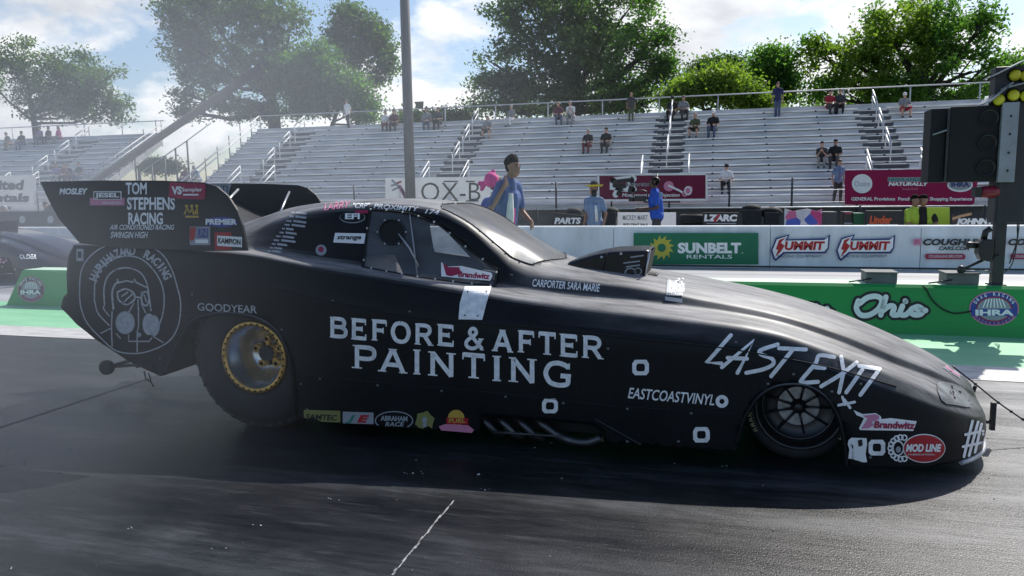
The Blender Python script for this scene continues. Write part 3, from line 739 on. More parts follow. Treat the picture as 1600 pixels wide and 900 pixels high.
make_tree('tree', 'slender tree with an airy crown over the stand, between thicket and broad tree', 'tree', 1205, 54, [(1205,100,32,24),(1190,125,28,22,.8),(1222,130,22,24,.7),(1200,150,36,16,.7)], LEAF[1], 8, 6000, .22, G, trunk_r=.16)
make_tree('tree', 'broad fresh-green tree behind the right end of the stand', 'tree', 1440, 53,
          [(1400,60,62,50),(1360,95,56,46),(1450,40,66,48),(1500,60,52,46),(1440,110,80,42),(1520,110,46,36,.9),(1290,90,40,34,.8),(1275,65,24,18,.6),(1310,130,46,28,.9),(1390,135,60,26),(1480,145,66,24),(1545,120,30,26,.7),(1538,30,18,26,.5),(1380,20,30,18,.6),(1290,150,50,16,.8),(1380,153,60,14,.8),(1470,152,60,14,.8)], LEAF[1], 9, 19000, .24, G,
          trunk_r=.42, extra=(LEAF[2], [(1345,95,45),(1400,50,40),(1290,90,35),(1430,100,25)]))
make_tree('tree', 'small green tree at the right frame edge behind the starting light', 'tree', 1590, 56, [(1585,105,30,22,.8),(1615,120,30,30),(1570,135,26,22,.8)], LEAF[1], 10, 2600, .22, G, trunk_r=.15)
for i, (u, lab) in enumerate([(700,'low bush seen under the rail right of the lamp pole'),(640,'low bush behind the rail at the lamp pole foot'),(1250,'low bush behind the rail under the slender tree'),(240,'low bush in the gap between the bleachers')]):
    make_tree('bush', lab, 'bush', u, 47, [(u,184 if i != 3 else 258,30,10),(u+24,186 if i != 3 else 262,22,8)], LEAF[0], 20+i, 1100, .2, 'bushes behind the rail', trunk_r=.06)

# ================================================================== FUNNY CAR
YC = 4.64
def car_paint():
    m = bpy.data.materials.new('satin_black_paint'); m.use_nodes = True; nt = m.node_tree; L = nt.links.new; b = nt.nodes['Principled BSDF']
    t = nn(nt, 'ShaderNodeTexCoord'); n = nn(nt, 'ShaderNodeTexNoise', inp={'Scale': 3.0, 'Detail': 8, 'Roughness': .65}); f = nn(nt, 'ShaderNodeTexNoise', inp={'Scale': 90, 'Detail': 3})
    L(t.outputs['Object'], n.inputs['Vector']); L(t.outputs['Object'], f.inputs['Vector'])
    rp = nn(nt, 'ShaderNodeValToRGB'); e = rp.color_ramp.elements; e[0].position = .35; e[0].color = (.0045, .005, .0065, 1); e[1].position = .72; e[1].color = (.010, .0115, .014, 1)
    L(n.outputs[0], rp.inputs[0])
    sp = nn(nt, 'ShaderNodeValToRGB'); sp.color_ramp.elements[0].position = .62; sp.color_ramp.elements[1].position = .74; sp.color_ramp.elements[1].color = (.35, .35, .35, 1)
    L(f.outputs[0], sp.inputs[0]); mx = nn(nt, 'ShaderNodeMixRGB', inp={2: (.05, .05, .055, 1)}); L(sp.outputs[0], mx.inputs[0]); L(rp.outputs[0], mx.inputs[1]); 
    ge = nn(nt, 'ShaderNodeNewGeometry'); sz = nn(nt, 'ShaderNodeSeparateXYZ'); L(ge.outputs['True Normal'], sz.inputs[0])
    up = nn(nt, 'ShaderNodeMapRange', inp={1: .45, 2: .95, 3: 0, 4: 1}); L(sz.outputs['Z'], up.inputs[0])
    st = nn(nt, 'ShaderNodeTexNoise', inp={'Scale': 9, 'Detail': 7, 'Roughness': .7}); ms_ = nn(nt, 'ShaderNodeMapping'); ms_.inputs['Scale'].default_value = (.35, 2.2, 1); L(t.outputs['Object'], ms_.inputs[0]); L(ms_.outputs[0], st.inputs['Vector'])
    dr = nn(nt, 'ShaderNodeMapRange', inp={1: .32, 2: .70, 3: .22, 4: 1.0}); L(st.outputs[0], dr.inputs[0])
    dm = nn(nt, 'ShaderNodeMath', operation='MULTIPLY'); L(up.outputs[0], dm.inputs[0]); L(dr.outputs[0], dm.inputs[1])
    du = nn(nt, 'ShaderNodeMixRGB', inp={2: (.33, .33, .34, 1)}); L(dm.outputs[0], du.inputs[0]); L(mx.outputs[0], du.inputs[1]); L(du.outputs[0], b.inputs['Base Color'])  # pale dust on upward faces, strengthened to paint in the top highlights
    mr = nn(nt, 'ShaderNodeMapRange', inp={1: .3, 2: .7, 3: .38, 4: .54}); L(n.outputs[0], mr.inputs[0]); L(mr.outputs[0], b.inputs['Roughness'])
    b.inputs['Specular IOR Level'].default_value = .17; b.inputs['Coat Weight'].default_value = .07; b.inputs['Coat Roughness'].default_value = .33
    bp = nn(nt, 'ShaderNodeBump', inp={'Strength': .06, 'Distance': .004}); L(f.outputs[0], bp.inputs['Height']); L(bp.outputs[0], b.inputs['Normal']); return m
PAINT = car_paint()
def pchip(xk, yk, x):
    xk, yk = np.array(xk, float), np.array(yk, float); h = np.diff(xk); dl = np.diff(yk)/h; n = len(xk); d = np.zeros(n)
    for i in range(1, n-1):
        if dl[i-1]*dl[i] > 0:
            w1, w2 = 2*h[i]+h[i-1], h[i]+2*h[i-1]; d[i] = (w1+w2)/(w1/dl[i-1]+w2/dl[i])
    d[0], d[-1] = dl[0], dl[-1]
    x = np.clip(np.asarray(x, float), xk[0], xk[-1]); i = np.clip(np.searchsorted(xk, x)-1, 0, n-2); t = (x-xk[i])/h[i]
    return (yk[i]*(1+2*t)*(1-t)**2+h[i]*d[i]*t*(1-t)**2+yk[i+1]*t*t*(3-2*t)+h[i]*d[i+1]*t*t*(t-1))
ZK = [  # z over x for the eight feature lines, sill to roof centre
 [(-4.15,.45),(-3.4,.2),(-2.4,.075),(.14,.085),(.66,.07),(1.2,.08),(1.52,.09)],
 [(-4.15,.78),(-3.2,.66),(-2.4,.39),(-1.24,.34),(-.55,.31),(.13,.30),(.6,.28),(1.1,.24),(1.53,.15)],
 [(-4.15,.98),(-3.3,.97),(-2.65,.92),(-2.0,.80),(-1.27,.72),(-.35,.67),(.13,.63),(.6,.53),(1.1,.36),(1.52,.19)],
 [(-4.15,1.15),(-3.3,1.13),(-2.75,1.10),(-2.23,1.02),(-1.82,.97),(-1.43,.915),(-1.06,.86),(-.7,.82),(-.36,.79),(-.03,.76),(.28,.72),(.59,.63),(.88,.52),(1.11,.41),(1.5,.22)],
 [(-4.15,1.14),(-3.3,1.13),(-2.75,1.10),(-2.31,1.04),(-1.89,.99),(-1.48,.935),(-1.1,.885),(-.73,.85),(-.37,.825),(-.04,.795),(.29,.745),(.6,.655),(.91,.53),(1.2,.415),(1.48,.25)],
 [(-4.15,1.14),(-3.3,1.14),(-2.88,1.21),(-2.69,1.285),(-2.37,1.35),(-1.93,1.375),(-1.6,1.345),(-1.44,1.275),(-1.23,1.10),(-1.13,1.015),(-1.02,.97),(-.75,.94),(-.39,.90),(-.04,.84),(.3,.78),(.62,.69),(.94,.565),(1.2,.45),(1.46,.28)],
 None,
 [(-4.15,1.12),(-3.6,1.15),(-3.23,1.21),(-2.99,1.30),(-2.63,1.385),(-2.15,1.415),(-1.69,1.385),(-1.43,1.285),(-1.13,1.145),(-.88,1.01),(-.6,.965),(-.31,.93),(.14,.855),(.51,.77),(.75,.69),(1.15,.52),(1.32,.43),(1.44,.31)]]
DK = [[(-4.15,.77),(-2.4,.785),(.2,.80),(.6,.83)], [(-4.15,.79),(-2.4,.80),(.2,.81),(.6,.835)], [(-4.15,.785),(-2.4,.795),(.2,.795),(.6,.81)],
      [(-4.15,.765),(-2.9,.755),(-2.2,.735),(-.2,.72),(.6,.73)], [(-4.15,.64),(-2.9,.60),(-1.6,.575),(-1.2,.545),(-.2,.52),(.6,.52)], [(-4.15,.52),(-2.9,.47),(-1.2,.47),(-.2,.47),(.6,.48)],
      [(-4.15,.30),(.6,.28)], [(-4.15,0),(.6,0)]]
TIPX = [1.445, 1.455, 1.45, 1.44, 1.435, 1.43, 1.425, 1.42]
def lines(u):
    u = np.atleast_1d(np.asarray(u, float)); out = np.zeros((len(u), 8, 3))
    a = np.clip(u-.6, 0, 1)*math.pi/2; p = 2/2.5
    sx, qd = np.sin(a)**p, np.cos(a)**p; qd[a >= math.pi/2-1e-6] = 0
    for k in range(8):
        x = np.where(u <= .6, u, .6+(TIPX[k]-.6)*sx)
        out[:, k, 0] = x; out[:, k, 1] = pchip(*zip(*DK[k]), np.minimum(u, .6))*np.where(u <= .6, 1, qd)
        if ZK[k]: out[:, k, 2] = pchip(*zip(*ZK[k]), x)
    out[:, 6, 2] = out[:, 7, 2]-.22*(out[:, 7, 2]-out[:, 5, 2]); out[:, 6, 2] += .006
    return out
KER = [(-.21, .08), (-.14, .14), (-.07, .18), (0, .2), (.07, .18), (.14, .14), (.21, .08)]
def surf(u, t):
    """near half of the shell: u along the car, t from sill (0) to the centre line (7)"""
    u, t = np.broadcast_arrays(np.asarray(u, float), np.asarray(t, float)); shp = u.shape; u, t = u.ravel(), t.ravel()
    uu, inv = np.unique(np.round(u, 6), return_inverse=True); L = lines(uu)[inv]; r = np.zeros((len(u), 3))
    for d, w in KER:
        q = np.maximum(t+d*1.0, 0); mir = q > 7; q = np.where(mir, 14-q, q); i = np.clip(q.astype(int), 0, 6); f = (q-i)[:, None]
        P = L[np.arange(len(u)), i]*(1-f)+L[np.arange(len(u)), i+1]*f
        P[:, 1] = np.where(mir, -P[:, 1], P[:, 1]); r += w*P
    r[:, 1] = YC-r[:, 1]
    return r.reshape(shp+(3,))
# table for picture -> (u, t)
_ut = np.stack(np.meshgrid(np.linspace(-4.15, 1.6, 560), np.linspace(0, 5.6, 190), indexing='ij'), -1)
_px = topx(surf(_ut[..., 0], _ut[..., 1])).reshape(-1, 2); _utf = _ut.reshape(-1, 2)
def inv(u, v):
    i = np.argmin(((_px-np.array([u, v]))**2).sum(1)); q = _utf[i].copy()
    for _ in range(6):
        P = topx(surf([q[0], q[0]+.004, q[0]], [q[1], q[1], q[1]+.02])); J = np.stack([(P[1]-P[0])/.004, (P[2]-P[0])/.02], 1)
        try: st = np.linalg.solve(J, np.array([u, v])-P[0])
        except np.linalg.LinAlgError: break
        q = q+np.clip(st, -.05, .05); q[0] = min(max(q[0], -4.15), 1.6); q[1] = min(max(q[1], 0), 7)
    return q
TS = .2
def dens(poly, closed=True, step=.02):
    out = []; n = len(poly)
    for i in range(n if closed else n-1):
        a, b = np.array(poly[i]), np.array(poly[(i+1) % n]); k = max(1, int(np.hypot(b[0]-a[0], (b[1]-a[1])*TS)/step))
        out += [a+(b-a)*j/k for j in range(k)]
    return out
def pip(P, poly):
    x, y = P[:, 0], P[:, 1]; r = np.zeros(len(P), bool); n = len(poly)
    for i in range(n):
        x1, y1 = poly[i]; x2, y2 = poly[(i+1) % n]
        if y1 == y2: continue
        c = ((y1 > y) != (y2 > y)) & (x < (x2-x1)*(y-y1)/(y2-y1)+x1); r ^= c
    return r
tail_px = [(124,379),(114,386),(107,400),(104,430),(105,458),(99,464),(95,481),(120,507),(150,531),(200,564),(252,588)]
arch_px = [(262,572),(274,548),(286,522),(300,503),(318,494),(345,490),(375,491),(402,498),(425,511),(442,532),(453,562),(459,600),(461,635),(463,664)]
sill_px = [(600,673),(748,682)]
exh_px = [(752,652),(840,655),(925,664),(944,676),(948,692),(938,700),(900,697)]
sill2_px = [(948,701),(1040,704),(1150,709)]
farch_px = [(1152,690),(1158,668),(1168,645),(1184,622),(1208,606),(1236,601),(1262,604),(1284,616),(1300,634),(1312,660),(1319,695),(1322,727)]
lower = [inv(*p) for p in tail_px+arch_px+sill_px]
exh = [inv(*p) for p in exh_px]
fa = [inv(*p) for p in farch_px]
tl0 = lower[0]
outline = [np.array([tl0[0], 7.0]), np.array([tl0[0], 5.5]), np.array([tl0[0], 4.2])]+lower+exh+[inv(*p) for p in sill2_px]+fa+[np.array([fa[-1][0]+.01, 0.0])]
outline += [np.array([x, 0.0]) for x in np.linspace(fa[-1][0]+.06, 1.6, 30)]+[np.array([1.6, t]) for t in np.linspace(.5, 7, 14)]
win = [inv(*p) for p in [(580,328),(640,334),(684,350),(733,390),(777,420),(773,447),(720,442),(653,433),(567,417),(573,368)]]
shield = [np.array(p) for p in [(-1.64,7.0),(-1.63,6.0),(-1.58,5.33),(-1.14,5.30),(-1.03,5.42),(-.96,6.0),(-.90,7.0)]]
def build_half():
    OUT, WIN, SHD = dens(outline), dens(win), dens(shield)
    segs = [OUT, WIN, SHD]
    pts = np.concatenate([np.array(s) for s in segs]); 
    gu, gt = np.meshgrid(np.arange(-4.1, 1.6, .03), np.arange(.05, 7.01, .1), indexing='ij'); g = np.stack([gu.ravel(), gt.ravel()], 1)
    g = g[pip(g, OUT)]
    sc = np.array([1, TS]); B = pts*sc; keep = []
    for k in range(0, len(g), 500):
        q = g[k:k+500]*sc; keep.append((((q[:, None]-B[None])**2).sum(-1)).min(1) > .011**2)
    g = g[np.concatenate(keep)]
    allp = np.concatenate([pts, g]); edges = []; k = 0
    for s in segs:
        n = len(s); edges += [(k+i, k+(i+1) % n) for i in range(n)]; k += n
    r = geometry.delaunay_2d_cdt([Vector((float(p[0]), float(p[1]*TS))) for p in allp], edges, [], 0, 1e-6)
    V = np.array([(v.x, v.y/TS) for v in r[0]]); T = np.array([f for f in r[2] if len(f) == 3])
    C = V[T].mean(1); ins = pip(C, OUT); w = pip(C, WIN); h = pip(C, SHD)
    return V, T[ins & ~w & ~h], T[w], T[h], WIN, SHD
CV, TB, TW, TH, WINP, SHDP = build_half()
C3 = surf(CV[:, 0], CV[:, 1])
def mirrored(P): Q = np.array(P, float).copy(); Q[:, 1] = 2*YC-Q[:, 1]; return Q
def shell_mesh(name, T, m, both=True, off=0.0):
    P = C3.copy(); P[:, 1] += off
    used = np.unique(T); mp_ = -np.ones(len(P), int); mp_[used] = np.arange(len(used)); F = mp_[T]; Q = P[used]
    b = MB(); b.add(Q, [tuple(map(int, f)) for f in F], m, True)
    if both: b.add(mirrored(Q), [tuple(map(int, f[::-1])) for f in F], m, True)
    me = b.mesh(name); bm = bmesh.new(); bm.from_mesh(me); bmesh.ops.remove_doubles(bm, verts=bm.verts, dist=1e-4); bm.to_mesh(me); bm.free(); return me
# full surface (no openings) for laying stickers on
gu = np.linspace(-4.12, 1.6, 420); gt = np.linspace(0, 7, 141); G3 = surf(*np.meshgrid(gu, gt, indexing='ij'))
nt_ = len(gt); idx = np.arange(len(gu)*nt_).reshape(len(gu), nt_)
quads = np.stack([idx[:-1, :-1], idx[1:, :-1], idx[1:, 1:], idx[:-1, 1:]], -1).reshape(-1, 4)
BODY = BVHTree.FromPolygons([tuple(p) for p in G3.reshape(-1, 3)], [tuple(map(int, q)) for q in quads])
def bodymap(u, v, off):
    d = Vector(ray(u, v)).normalized(); h = BODY.ray_cast(Vector(cO), d)
    if h[0] is None: return None
    n = h[1] if h[1].dot(d) < 0 else -h[1]; return np.array(h[0]+n*off)

car = empty('funny_car', (-1.2, YC, 0), 'matte black drag racing funny car covered in stickers and white lettering', 'race car')
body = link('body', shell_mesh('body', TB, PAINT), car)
so = body.modifiers.new('shell', 'SOLIDIFY'); so.thickness = .007; so.offset = -1
# tail panel closing the rear
TAILM = mat('dark_red_tail_tint', (.022, .008, .010), .4, noise=.3, scale=4)
b = MB(); tp = [onY(u, v, 3.845) for u, v in tail_px]; tp = [np.array([p[0]+.004, surf(*inv(*q))[1], p[2]]) for p, q in zip(tp, tail_px)]
tp = [np.array([p[0]-.05, YC, p[2]+.25]) if False else p for p in tp]
tb = mirrored(tp); n = len(tp); midp = [np.array([p[0]-.03, YC, p[2]]) for p in tp]
for i in range(n-1):
    b.add([tp[i], tp[i+1], midp[i+1], midp[i]], [(0, 1, 2, 3)], TAILM if i < 5 else MATTE); b.add([midp[i], midp[i+1], tb[i+1], tb[i]], [(0, 1, 2, 3)], TAILM if i < 5 else MATTE)
b.build('tail_panel', car)
# spoiler side plates and blade
PLATE = mat('spoiler_black_paint', (.016, .017, .020), .5, noise=.25, scale=2.5)
pl = [(62,284),(150,282),(250,282),(318,285),(338,291),(356,306),(370,328),(379,352),(384,377),(386,392),(300,392),(200,388),(124,380),(108,361),(92,343),(78,318)]
p3 = [onY(u, v, 3.856) for u, v in pl]
b = MB(); b.prism([(p[0], p[2]) for p in p3], 'Y', 3.856, 3.876, PLATE); b.build('spoiler_plate', car, bevel=.004)
b = MB(); b.prism([(p[0]-.30, p[2]+.005) for p in p3], 'Y', 2*YC-3.876, 2*YC-3.856, PLATE); b.build('spoiler_plate', car, bevel=.004)
b = MB(); b.prism([(-4.20, 1.52), (-4.17, 1.53), (-3.55, 1.30), (-3.2, 1.20), (-3.2, 1.17), (-3.6, 1.26)], 'Y', 3.877, 2*YC-3.877, PLATE); b.build('spoiler_blade', car)
CHR = mat('bright_aluminium_rod', (.5, .51, .53), .35, .9)
b = MB(); b.tube([onY(438, 331, 4.85), onY(452, 300, 5.3)], .009, CHR, 6); b.build('spoiler_strut', car)
b = MB(); b.tube([onY(355, 314, 3.9), onY(372, 296, 4.4)], .008, CHR, 6); b.tube([onY(355, 314, 3.9), onY(378, 350, 3.95)], .006, CHR, 6); b.build('spoiler_strut', car)
# windows
def glass(name, tint, trans, rough, spec=.5):
    m = bpy.data.materials.new(name); m.use_nodes = True; nt = m.node_tree; L = nt.links.new; out = nt.nodes['Material Output']; b = nt.nodes['Principled BSDF']
    b.inputs['Base Color'].default_value = tint+(1,); b.inputs['Roughness'].default_value = rough; b.inputs['Specular IOR Level'].default_value = spec
    tr = nn(nt, 'ShaderNodeBsdfTransparent'); ms = nn(nt, 'ShaderNodeMixShader')
    tcn = nn(nt, 'ShaderNodeTexCoord'); nz = nn(nt, 'ShaderNodeTexNoise', inp={'Scale': 6, 'Detail': 6}); mpn = nn(nt, 'ShaderNodeMapping'); mpn.inputs['Scale'].default_value = (.5, 1.5, 1.5)
    L(tcn.outputs['Object'], mpn.inputs[0]); L(mpn.outputs[0], nz.inputs['Vector']); mr = nn(nt, 'ShaderNodeMapRange', inp={1: .3, 2: .7, 3: trans+.10, 4: trans-.10}); L(nz.outputs[0], mr.inputs[0])
    L(mr.outputs[0], ms.inputs[0]); L(b.outputs[0], ms.inputs[1]); L(tr.outputs[0], ms.inputs[2]); L(ms.outputs[0], out.inputs[0]); return m
GLS = glass('scuffed_polycarbonate', (.24, .26, .29), .66, .22); GLW = glass('dusty_windshield_polycarbonate', (.15, .155, .165), .42, .33, .5)
link('side_window', shell_mesh('side_window', TW, GLS, both=False), car)
me = shell_mesh('side_window', TW, GLS, both=False); 
for v in me.vertices: v.co.y = 2*YC-v.co.y
me.flip_normals(); link('side_window', me, car)
link('windshield', shell_mesh('windshield', TH, GLW), car)
RIV = mat('rivet_aluminium', (.5, .51, .53), .6)
wl = dens(win, step=.001); L_ = [0]
W3 = surf(np.array(WINP)[:, 0], np.array(WINP)[:, 1]); W3[:, 1] -= .004
b = MB(); b.tube(list(W3)+[W3[0]], .007, MATTE, 6, False)
for i in range(0, len(W3), 5): b.sphere(W3[i]+np.array([0, -.005, .003]), .0075, RIV, 6, 4)
b.build('window_frame', car)
b = MB(); S3 = surf(np.array(SHDP)[:, 0], np.minimum(np.array(SHDP)[:, 1], 7)); S3[:, 2] += .003
S3 = S3[S3[:, 1] < YC-.001]; b.tube(list(S3), .0035, MATTE, 6); b.tube(list(mirrored(S3)), .0035, MATTE, 6)
for i in range(0, len(S3), 4): b.sphere(S3[i]+np.array([0, -.004, .004]), .0055, RIV, 6, 4)
b.build('windshield_frame', car)
d = Decal(bodymap, sub=12, base=.006); d.ell(613, 363, 19, 18, MATTE, 0); d.build('window_port', car)
b = MB(); ring = [bodymap(613+20*math.cos(a), 363+19*math.sin(a), .008) for a in np.linspace(0, 2*math.pi, 25)]; b.tube(ring, .006, BLACK, 6, False)
for a in np.linspace(0, 2*math.pi, 7)[:-1]: b.sphere(bodymap(613+22*math.cos(a), 363+21*math.sin(a), .008), .007, RIV, 6, 4)
b.build('port_ring', car)
b = MB(); b.tube([bodymap(624, 366, .012), bodymap(641, 388, .014), bodymap(655, 418, .012)], .006, CHR, 6); b.build('window_latch', car)
b = MB(); b.tube([bodymap(641, 336, .006), bodymap(652, 432, .006)], .0045, GREYV, 5); b.build('window_seam', car)
# interior: tub floor, seat, roll cage
b = MB(); b.box((-2.3, 3.875, .13), (-1.26, 5.41, .16), MATTE); b.box((-1.26, 3.98, .13), (-.1, 5.41, .16), MATTE); b.box((-.1, 4.25, .13), (1.05, 5.03, .16), MATTE); b.box((-3.1, 4.36, .13), (-2.3, 4.92, .16), MATTE); b.box((-3.0, 3.98, .16), (-2.95, 5.30, 1.05), MATTE); b.box((-.72, 4.22, .16), (-.70, 5.06, .80), MATTE)
for s in (1, -1):
    yw_ = YC-s*.36; b.box((-3.3, min(yw_, yw_+.02), .16), (-2.2, max(yw_, yw_+.02), 1.0), MATTE)
    yf = YC-s*.36; b.box((.05, min(yf, yf+.02), .10), (.85, max(yf, yf+.02), .46), MATTE)
b.build('floor_pan', car)
SEAT = mat('seat_shell', (.22, .22, .23), .6, noise=.2)
b = MB(); b.prism([(-2.15,.3),(-1.55,.3),(-1.50,.42),(-1.95,.48),(-2.18,1.02),(-2.32,1.02)], 'Y', 4.40, 4.88, SEAT); b.build('driver_seat', car, bevel=.03)
b = MB(); b.box((-1.32, 4.1, .82), (-1.16, 5.2, .93), MATTE); b.build('dash', car, bevel=.02)
b = MB(); b.prism([(-1.50,.93),(-1.30,.99),(-1.12,.965),(-1.12,.93),(-1.38,.905)], 'Y', 4.14, 4.17, SEAT); b.build('shroud', car)
CAGE = mat('roll_cage_tube', (.05, .05, .055), .4, .5)
b = MB()
for s in (1, -1):
    y = YC-s*.36; b.tube([(-2.5, y, .2), (-2.3, y, 1.2), (-2.15, y*.5+YC*.5, 1.33)], .02, CAGE, 8); b.tube([(-2.15, y*.5+YC*.5, 1.33), (-1.6, y, 1.26), (-1.25, y, .9)], .02, CAGE, 8); b.tube([(-2.4, y, .75), (-1.25, y, .72)], .02, CAGE, 8)
b.build('roll_cage', car)
# panel lines, lips
b = MB()
def seam(pts, r=.0035, m=MATTE): b.tube([p for p in (bodymap(u, v, .001) for u, v in pts) if p is not None], r, m, 5, False); b.build('panel_seam', car); b.__init__()
seam(smooth_line([(386,441),(470,460),(550,478),(640,494),(740,505),(860,514),(1000,530),(1100,540),(1180,552),(1290,573),(1400,604)], 6), .0045)
seam(smooth_line([(463,584),(560,594),(750,611),(940,632),(1050,640),(1150,646)], 6), .003)
seam([(106,459),(130,464),(210,476),(290,490)], .003)
seam(smooth_line([(130,425),(250,420),(380,440)], 6), .003)

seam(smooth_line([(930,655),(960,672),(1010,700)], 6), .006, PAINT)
def bm_(pts, o_): return [p for p in (bodymap(u, v, o_) for u, v in pts) if p is not None]
for pts in (arch_px, farch_px):
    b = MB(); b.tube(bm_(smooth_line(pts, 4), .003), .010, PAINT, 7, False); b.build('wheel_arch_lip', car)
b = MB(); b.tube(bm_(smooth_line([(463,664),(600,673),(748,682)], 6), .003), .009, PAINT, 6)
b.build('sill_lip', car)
LIP = mat('bright_splitter_lip', (.42, .43, .45), .4, .2, noise=.2)
b = MB(); lp = [surf(u, 0.0)+np.array([.004, 0, -.008]) for u in np.linspace(1.06, 1.6, 16)]; b.tube(lp+list(mirrored(np.array(lp[::-1]))), .012, LIP, 6); b.build('splitter_lip', car)
# flush fasteners
FAST = mat('dzus_fastener', (.16, .165, .17), .45, .5)
for u, v in [(500,592),(590,602),(690,611),(790,620),(880,630),(980,639),(1080,646),(480,640),(520,470),(640,487),(1150,535),(1060,690),(980,690),(1345,600),(1360,715),(1450,716),(470,600),(300,460),(250,560),(560,560),(950,545),(1240,585),(1200,600),(1300,612),(330,486),(440,515)]:
    p = bodymap(u, v, .0)
    if p is None: continue
    b = MB(); b.lathe([(0,-.003),(.0055,-.0025),(.0075,0)], tuple(p), 'Y', FAST, 10); b.build('fastener', car)
# scoop
SC = mat('scoop_gloss_black', (.012, .012, .014), .22, noise=.3)
b = MB(); sp = [onY(u, v, 4.43) for u, v in [(884,411),(905,404),(930,397),(955,392.5),(985,391),(1016,390.5),(1006,441),(960,446),(905,432)]]
b.prism([(p[0], p[2]) for p in sp], 'Y', 4.43, 4.86, SC); b.build('injector_scoop', car, bevel=.02)
b = MB(); a = sp[5]; c = sp[6]; b.add([(a[0]+.004,4.45,a[2]-.01),(a[0]+.004,4.84,a[2]-.01),(c[0]+.004,4.84,c[2]+.01),(c[0]+.004,4.45,c[2]+.01)], [(0,1,2,3)], MATTE)
for (x0,x1,y) in ((0,0,4.58),(0,0,4.71)): b.box((c[0]-.02,y,c[2]+.01),(c[0]+.012,y+.012,a[2]-.02), CHR)
b.build('scoop_mouth', car)
b = MB(); b.tube([(a[0], 4.424, a[2]), (c[0], 4.424, c[2])], .006, CHR, 6); b.build('scoop_edge', car)
b = MB()
for q_ in ((905,421),(930,426),(958,431),(985,434),(940,402),(970,397)): pq = onY(*q_, 4.428); b.lathe([(0,-.006),(.006,-.005),(.009,0)], tuple(pq), 'Y', CHR, 10)
b.tube([onY(900,424,4.427), onY(1004,436,4.427)], .006, MATTE, 6); b.tube([onY(948,396,4.427), onY(940,432,4.427)], .004, MATTE, 6); b.build('scoop_hardware', car)
b = MB(); q = onY(1020, 440, 4.55); b.box((q[0]-.03, 4.5, q[2]-.02), (q[0]+.03, 4.62, q[2]+.05), BLACK); b.build('throttle_bracket', car, bevel=.006)
d = Decal(planeY(4.428)); 
for l in ([(974,411),(1000,408)],[(978,417),(1000,414)],[(985,402),(1006,399)]): d.stroke(l, 2.2, GREYV, 0)
d.ring(985, 426, 9, 8, 2, GREYV, 0); d.ring(997, 424, 6, 6, 1.5, GREYV, 0); d.build('sponsor_sticker', car)
# exhaust headers
HDR = mat('blued_header_steel', (.10, .105, .115), .42, .8, noise=.3, scale=9)
b = MB(); b.box((-1.25, 3.97, .10), (-.35, 4.02, .45), MATTE); b.build('header_recess', car)
for x0, y0, x1, y1 in [(754,654,774,674),(784,657,803,677),(814,659,835,680),(845,660,872,682)]:
    b = MB(); pts = [onY(x0-8, y0-8, 3.99), onY(x0, y0, 3.91), onY((x0+x1)/2, (y0+y1)/2, 3.89), onY(x1, y1, 3.90), onY(x1+14, y1+5, 3.95)]
    b.tube(smooth_line(pts, 4), .021, HDR, 10); b.build('exhaust_pipe', car)
b = MB(); b.tube(smooth_line([onY(u, v, 3.90) for u, v in [(850,664),(872,680),(895,689),(918,691),(940,684)]], 5), [.024]*21, HDR, 10); b.build('collector_pipe', car)
b = MB(); b.tube([onY(770, 675, 3.87), onY(880, 682, 3.87)], .006, HDR, 6); b.build('header_rail', car)

